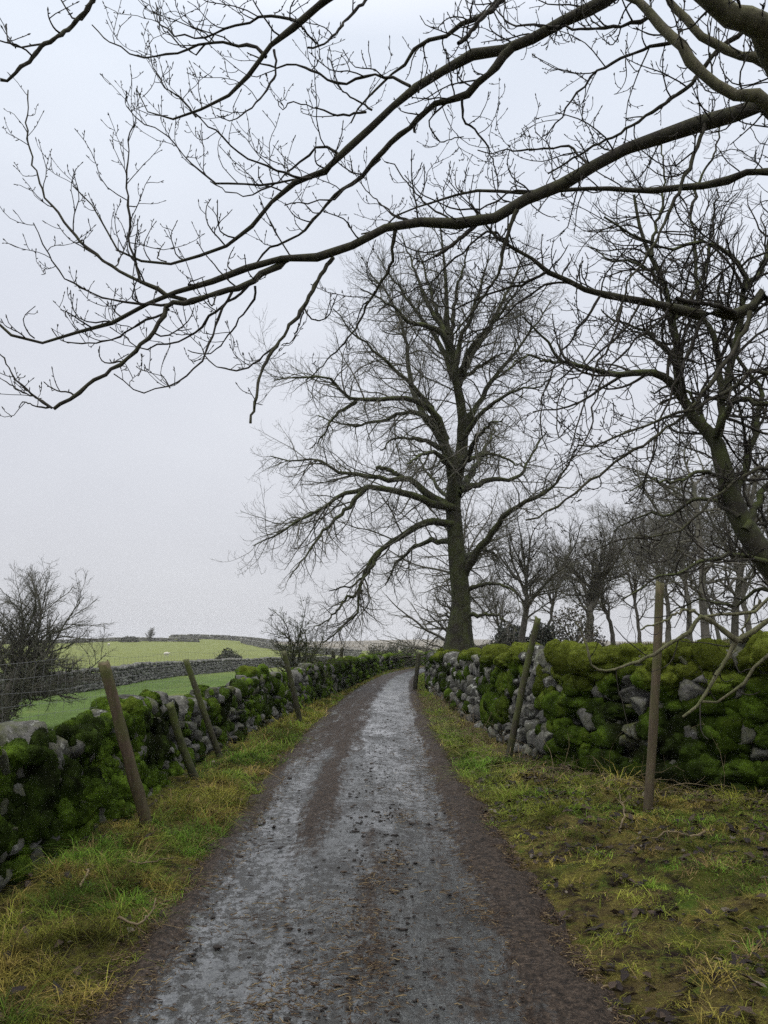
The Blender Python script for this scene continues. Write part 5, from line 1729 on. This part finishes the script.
st.add(Pst, np.linspace(1, 0.4, 8)[None] * rng.uniform(0.0020, 0.0050, (n, 1)), 4)
S1, S2 = spawn(Pst, np.full((n, 8), 0.003), rng, 0.22, (0.06, 0.25), (30, 80), 0.0, 0.15, 4, 0.2, 0.8, 0.003, 0.0018)
st.add(S1, S2, 3)
v_ = M('dead_stems')
MAT['dead'] = v_.finish(v_.ramp(v_.noise(7, 3), [(0.3, (0.06, 0.045, 0.027)), (0.7, (0.21, 0.165, 0.095))]), 0.85, None, 0.2)
tag(st.build('dead_undergrowth', MAT['dead']), 'tangled dead stems and brambles at the foot of the right wall', 'undergrowth', kind='stuff')


# fallen sticks
def stick(pts, Ya, w, label, cat='stick', seed=0):
    rng = np.random.default_rng(seed)
    Q = np.array([gpt(px, py, 0.1 + 0.03 * (i % 2)) for i, (px, py) in enumerate(pts)])
    K = 14
    A = resample(Q, K)
    A += rng.normal(0, 0.006, A.shape)
    A[:, 2] = np.maximum(A[:, 2], height(A[:, 0], A[:, 1]) + 0.03)
    t_ = Tubes()
    R = np.linspace(1, 0.5, K) * w
    t_.add(A[None], R[None], 6)
    S, D = spawn(A[None], R[None], rng, 0.2, (0.05, 0.16), (30, 60), 0.1, 0.1, 4, 0.2, 0.7, w * 0.6, w * 0.3)
    t_.add(S, D, 4)
    return tag(t_.build('fallen_stick', MAT['dead']), label, cat, 'fallen sticks on the verges')


stick([(80, 888), (86, 876), (93, 868)], 0, 0.009, 'pale curved stick on the left verge below the mossy wall', seed=1)
stick([(118, 918), (138, 924), (150, 914), (156, 900)], 0, 0.008, 'dark bent twig lying over the left verge near the lane edge', seed=2)
stick([(126, 864), (150, 862), (175, 858)], 0, 0.007, 'thin dark stick lying across the left verge below the stout post', seed=3)
stick([(706, 838), (680, 836), (652, 842)], 0, 0.010, 'pale stick lying at the foot of the right wall', seed=4)
stick([(620, 835), (625, 815), (619, 795)], 0, 0.010, 'short mossy stick beside the foot of the tall brown post', seed=5)

# ------------------------------------------------------------------ sky, sun and haze
world = bpy.data.worlds.new('World')
sc.world = world
world.use_nodes = True
nt_ = world.node_tree
nt_.nodes.clear()
wo = nt_.nodes.new('ShaderNodeOutputWorld')
bg = nt_.nodes.new('ShaderNodeBackground')
bg.inputs['Strength'].default_value = 0.1
sky = nt_.nodes.new('ShaderNodeTexSky')
sky.sky_type = 'NISHITA'
sky.sun_disc = False
SUN_EL, SUN_AZ = radians(64), radians(215)
sky.sun_elevation = SUN_EL
sky.sun_rotation = SUN_AZ
sky.dust_density = 3.0
tc = nt_.nodes.new('ShaderNodeTexCoord')
sx = nt_.nodes.new('ShaderNodeSeparateXYZ')
nt_.links.new(tc.outputs['Generated'], sx.inputs[0])
rp = nt_.nodes.new('ShaderNodeValToRGB')
e = rp.color_ramp.elements
st_ = [(0.0, (0.625, 0.635, 0.67)), (0.12, (0.645, 0.655, 0.70)), (0.35, (0.695, 0.72, 0.79)), (0.66, (0.78, 0.84, 0.94)), (0.80, (1.5, 1.5, 1.52)), (1.0, (2.4, 2.4, 2.4))]
while len(e) < len(st_):
    e.new(0.5)
for i, (p_, c_) in enumerate(st_):
    e[i].position = p_
    e[i].color = (*c_, 1)
nt_.links.new(sx.outputs['Z'], rp.inputs[0])
nz = nt_.nodes.new('ShaderNodeTexNoise')
nz.inputs['Scale'].default_value = 1.6
nz.inputs['Detail'].default_value = 4
mpn = nt_.nodes.new('ShaderNodeMapping')
mpn.inputs['Scale'].default_value = (1, 1, 2.2)
nt_.links.new(tc.outputs['Generated'], mpn.inputs[0])
nt_.links.new(mpn.outputs[0], nz.inputs['Vector'])
r2 = nt_.nodes.new('ShaderNodeValToRGB')
r2.color_ramp.elements[0].position = 0.3
r2.color_ramp.elements[0].color = (9.2, 9.2, 9.3, 1)
r2.color_ramp.elements[1].position = 0.7
r2.color_ramp.elements[1].color = (10.7, 10.7, 10.6, 1)
nt_.links.new(nz.outputs['Fac'], r2.inputs[0])
mu = nt_.nodes.new('ShaderNodeMix')
mu.data_type = 'RGBA'
mu.blend_type = 'MULTIPLY'
mu.inputs[0].default_value = 1
nt_.links.new(rp.outputs[0], mu.inputs[6])
nt_.links.new(r2.outputs[0], mu.inputs[7])
mx = nt_.nodes.new('ShaderNodeMix')
mx.data_type = 'RGBA'
mx.inputs[0].default_value = 0.94
nt_.links.new(sky.outputs[0], mx.inputs[6])
nt_.links.new(mu.outputs[2], mx.inputs[7])
nt_.links.new(mx.outputs[2], bg.inputs['Color'])
nt_.links.new(bg.outputs[0], wo.inputs[0])

sd = bpy.data.lights.new('sun', 'SUN')
sd.energy = 1.5
sd.angle = radians(40)
sd.color = (1.0, 0.96, 0.9)
so = bpy.data.objects.new('sun', sd)
COL.objects.link(so)
so.rotation_euler = (pi / 2 - SUN_EL, 0, pi - SUN_AZ)

HAZE = 0.00026
if HAZE:
    bx = [(-1700, 2100), (-410, 2200), (-30, 26)]
    V = [(a, b, c) for a in bx[0] for b in bx[1] for c in bx[2]]
    q = [(0, 1, 3, 2), (4, 6, 7, 5), (0, 4, 5, 1), (2, 3, 7, 6), (0, 2, 6, 4), (1, 5, 7, 3)]
    hz = bpy.data.materials.new('haze_air')
    hz.use_nodes = True
    hz.node_tree.nodes.clear()
    ho = hz.node_tree.nodes.new('ShaderNodeOutputMaterial')
    pv = hz.node_tree.nodes.new('ShaderNodeVolumePrincipled')
    pv.inputs['Color'].default_value = (0.93, 0.94, 0.97, 1)
    pv.inputs['Density'].default_value = HAZE
    hz.node_tree.links.new(pv.outputs[0], ho.inputs['Volume'])
    tag(mesh_obj('haze', V, q, None, hz, None, None, False), 'thin grey winter haze', 'haze', kind='stuff')

sc.view_settings.view_transform = 'Standard'
sc.view_settings.look = 'None'
sc.view_settings.exposure = 0.12
sc.view_settings.gamma = 1.0
sc.cycles.max_bounces = 5
sc.cycles.diffuse_bounces = 3
sc.cycles.glossy_bounces = 2
sc.cycles.transmission_bounces = 2
sc.cycles.volume_bounces = 0
sc.cycles.use_denoising = False
sc.cycles.denoiser = 'OPENIMAGEDENOISE'
sc.cycles.denoising_input_passes = 'RGB_ALBEDO_NORMAL'
sc.cycles.denoising_prefilter = 'ACCURATE'
sc.cycles.sample_clamp_direct = 1.6
sc.cycles.sample_clamp_indirect = 1.5
sc.cycles.use_adaptive_sampling = True
sc.cycles.adaptive_threshold = 0.02
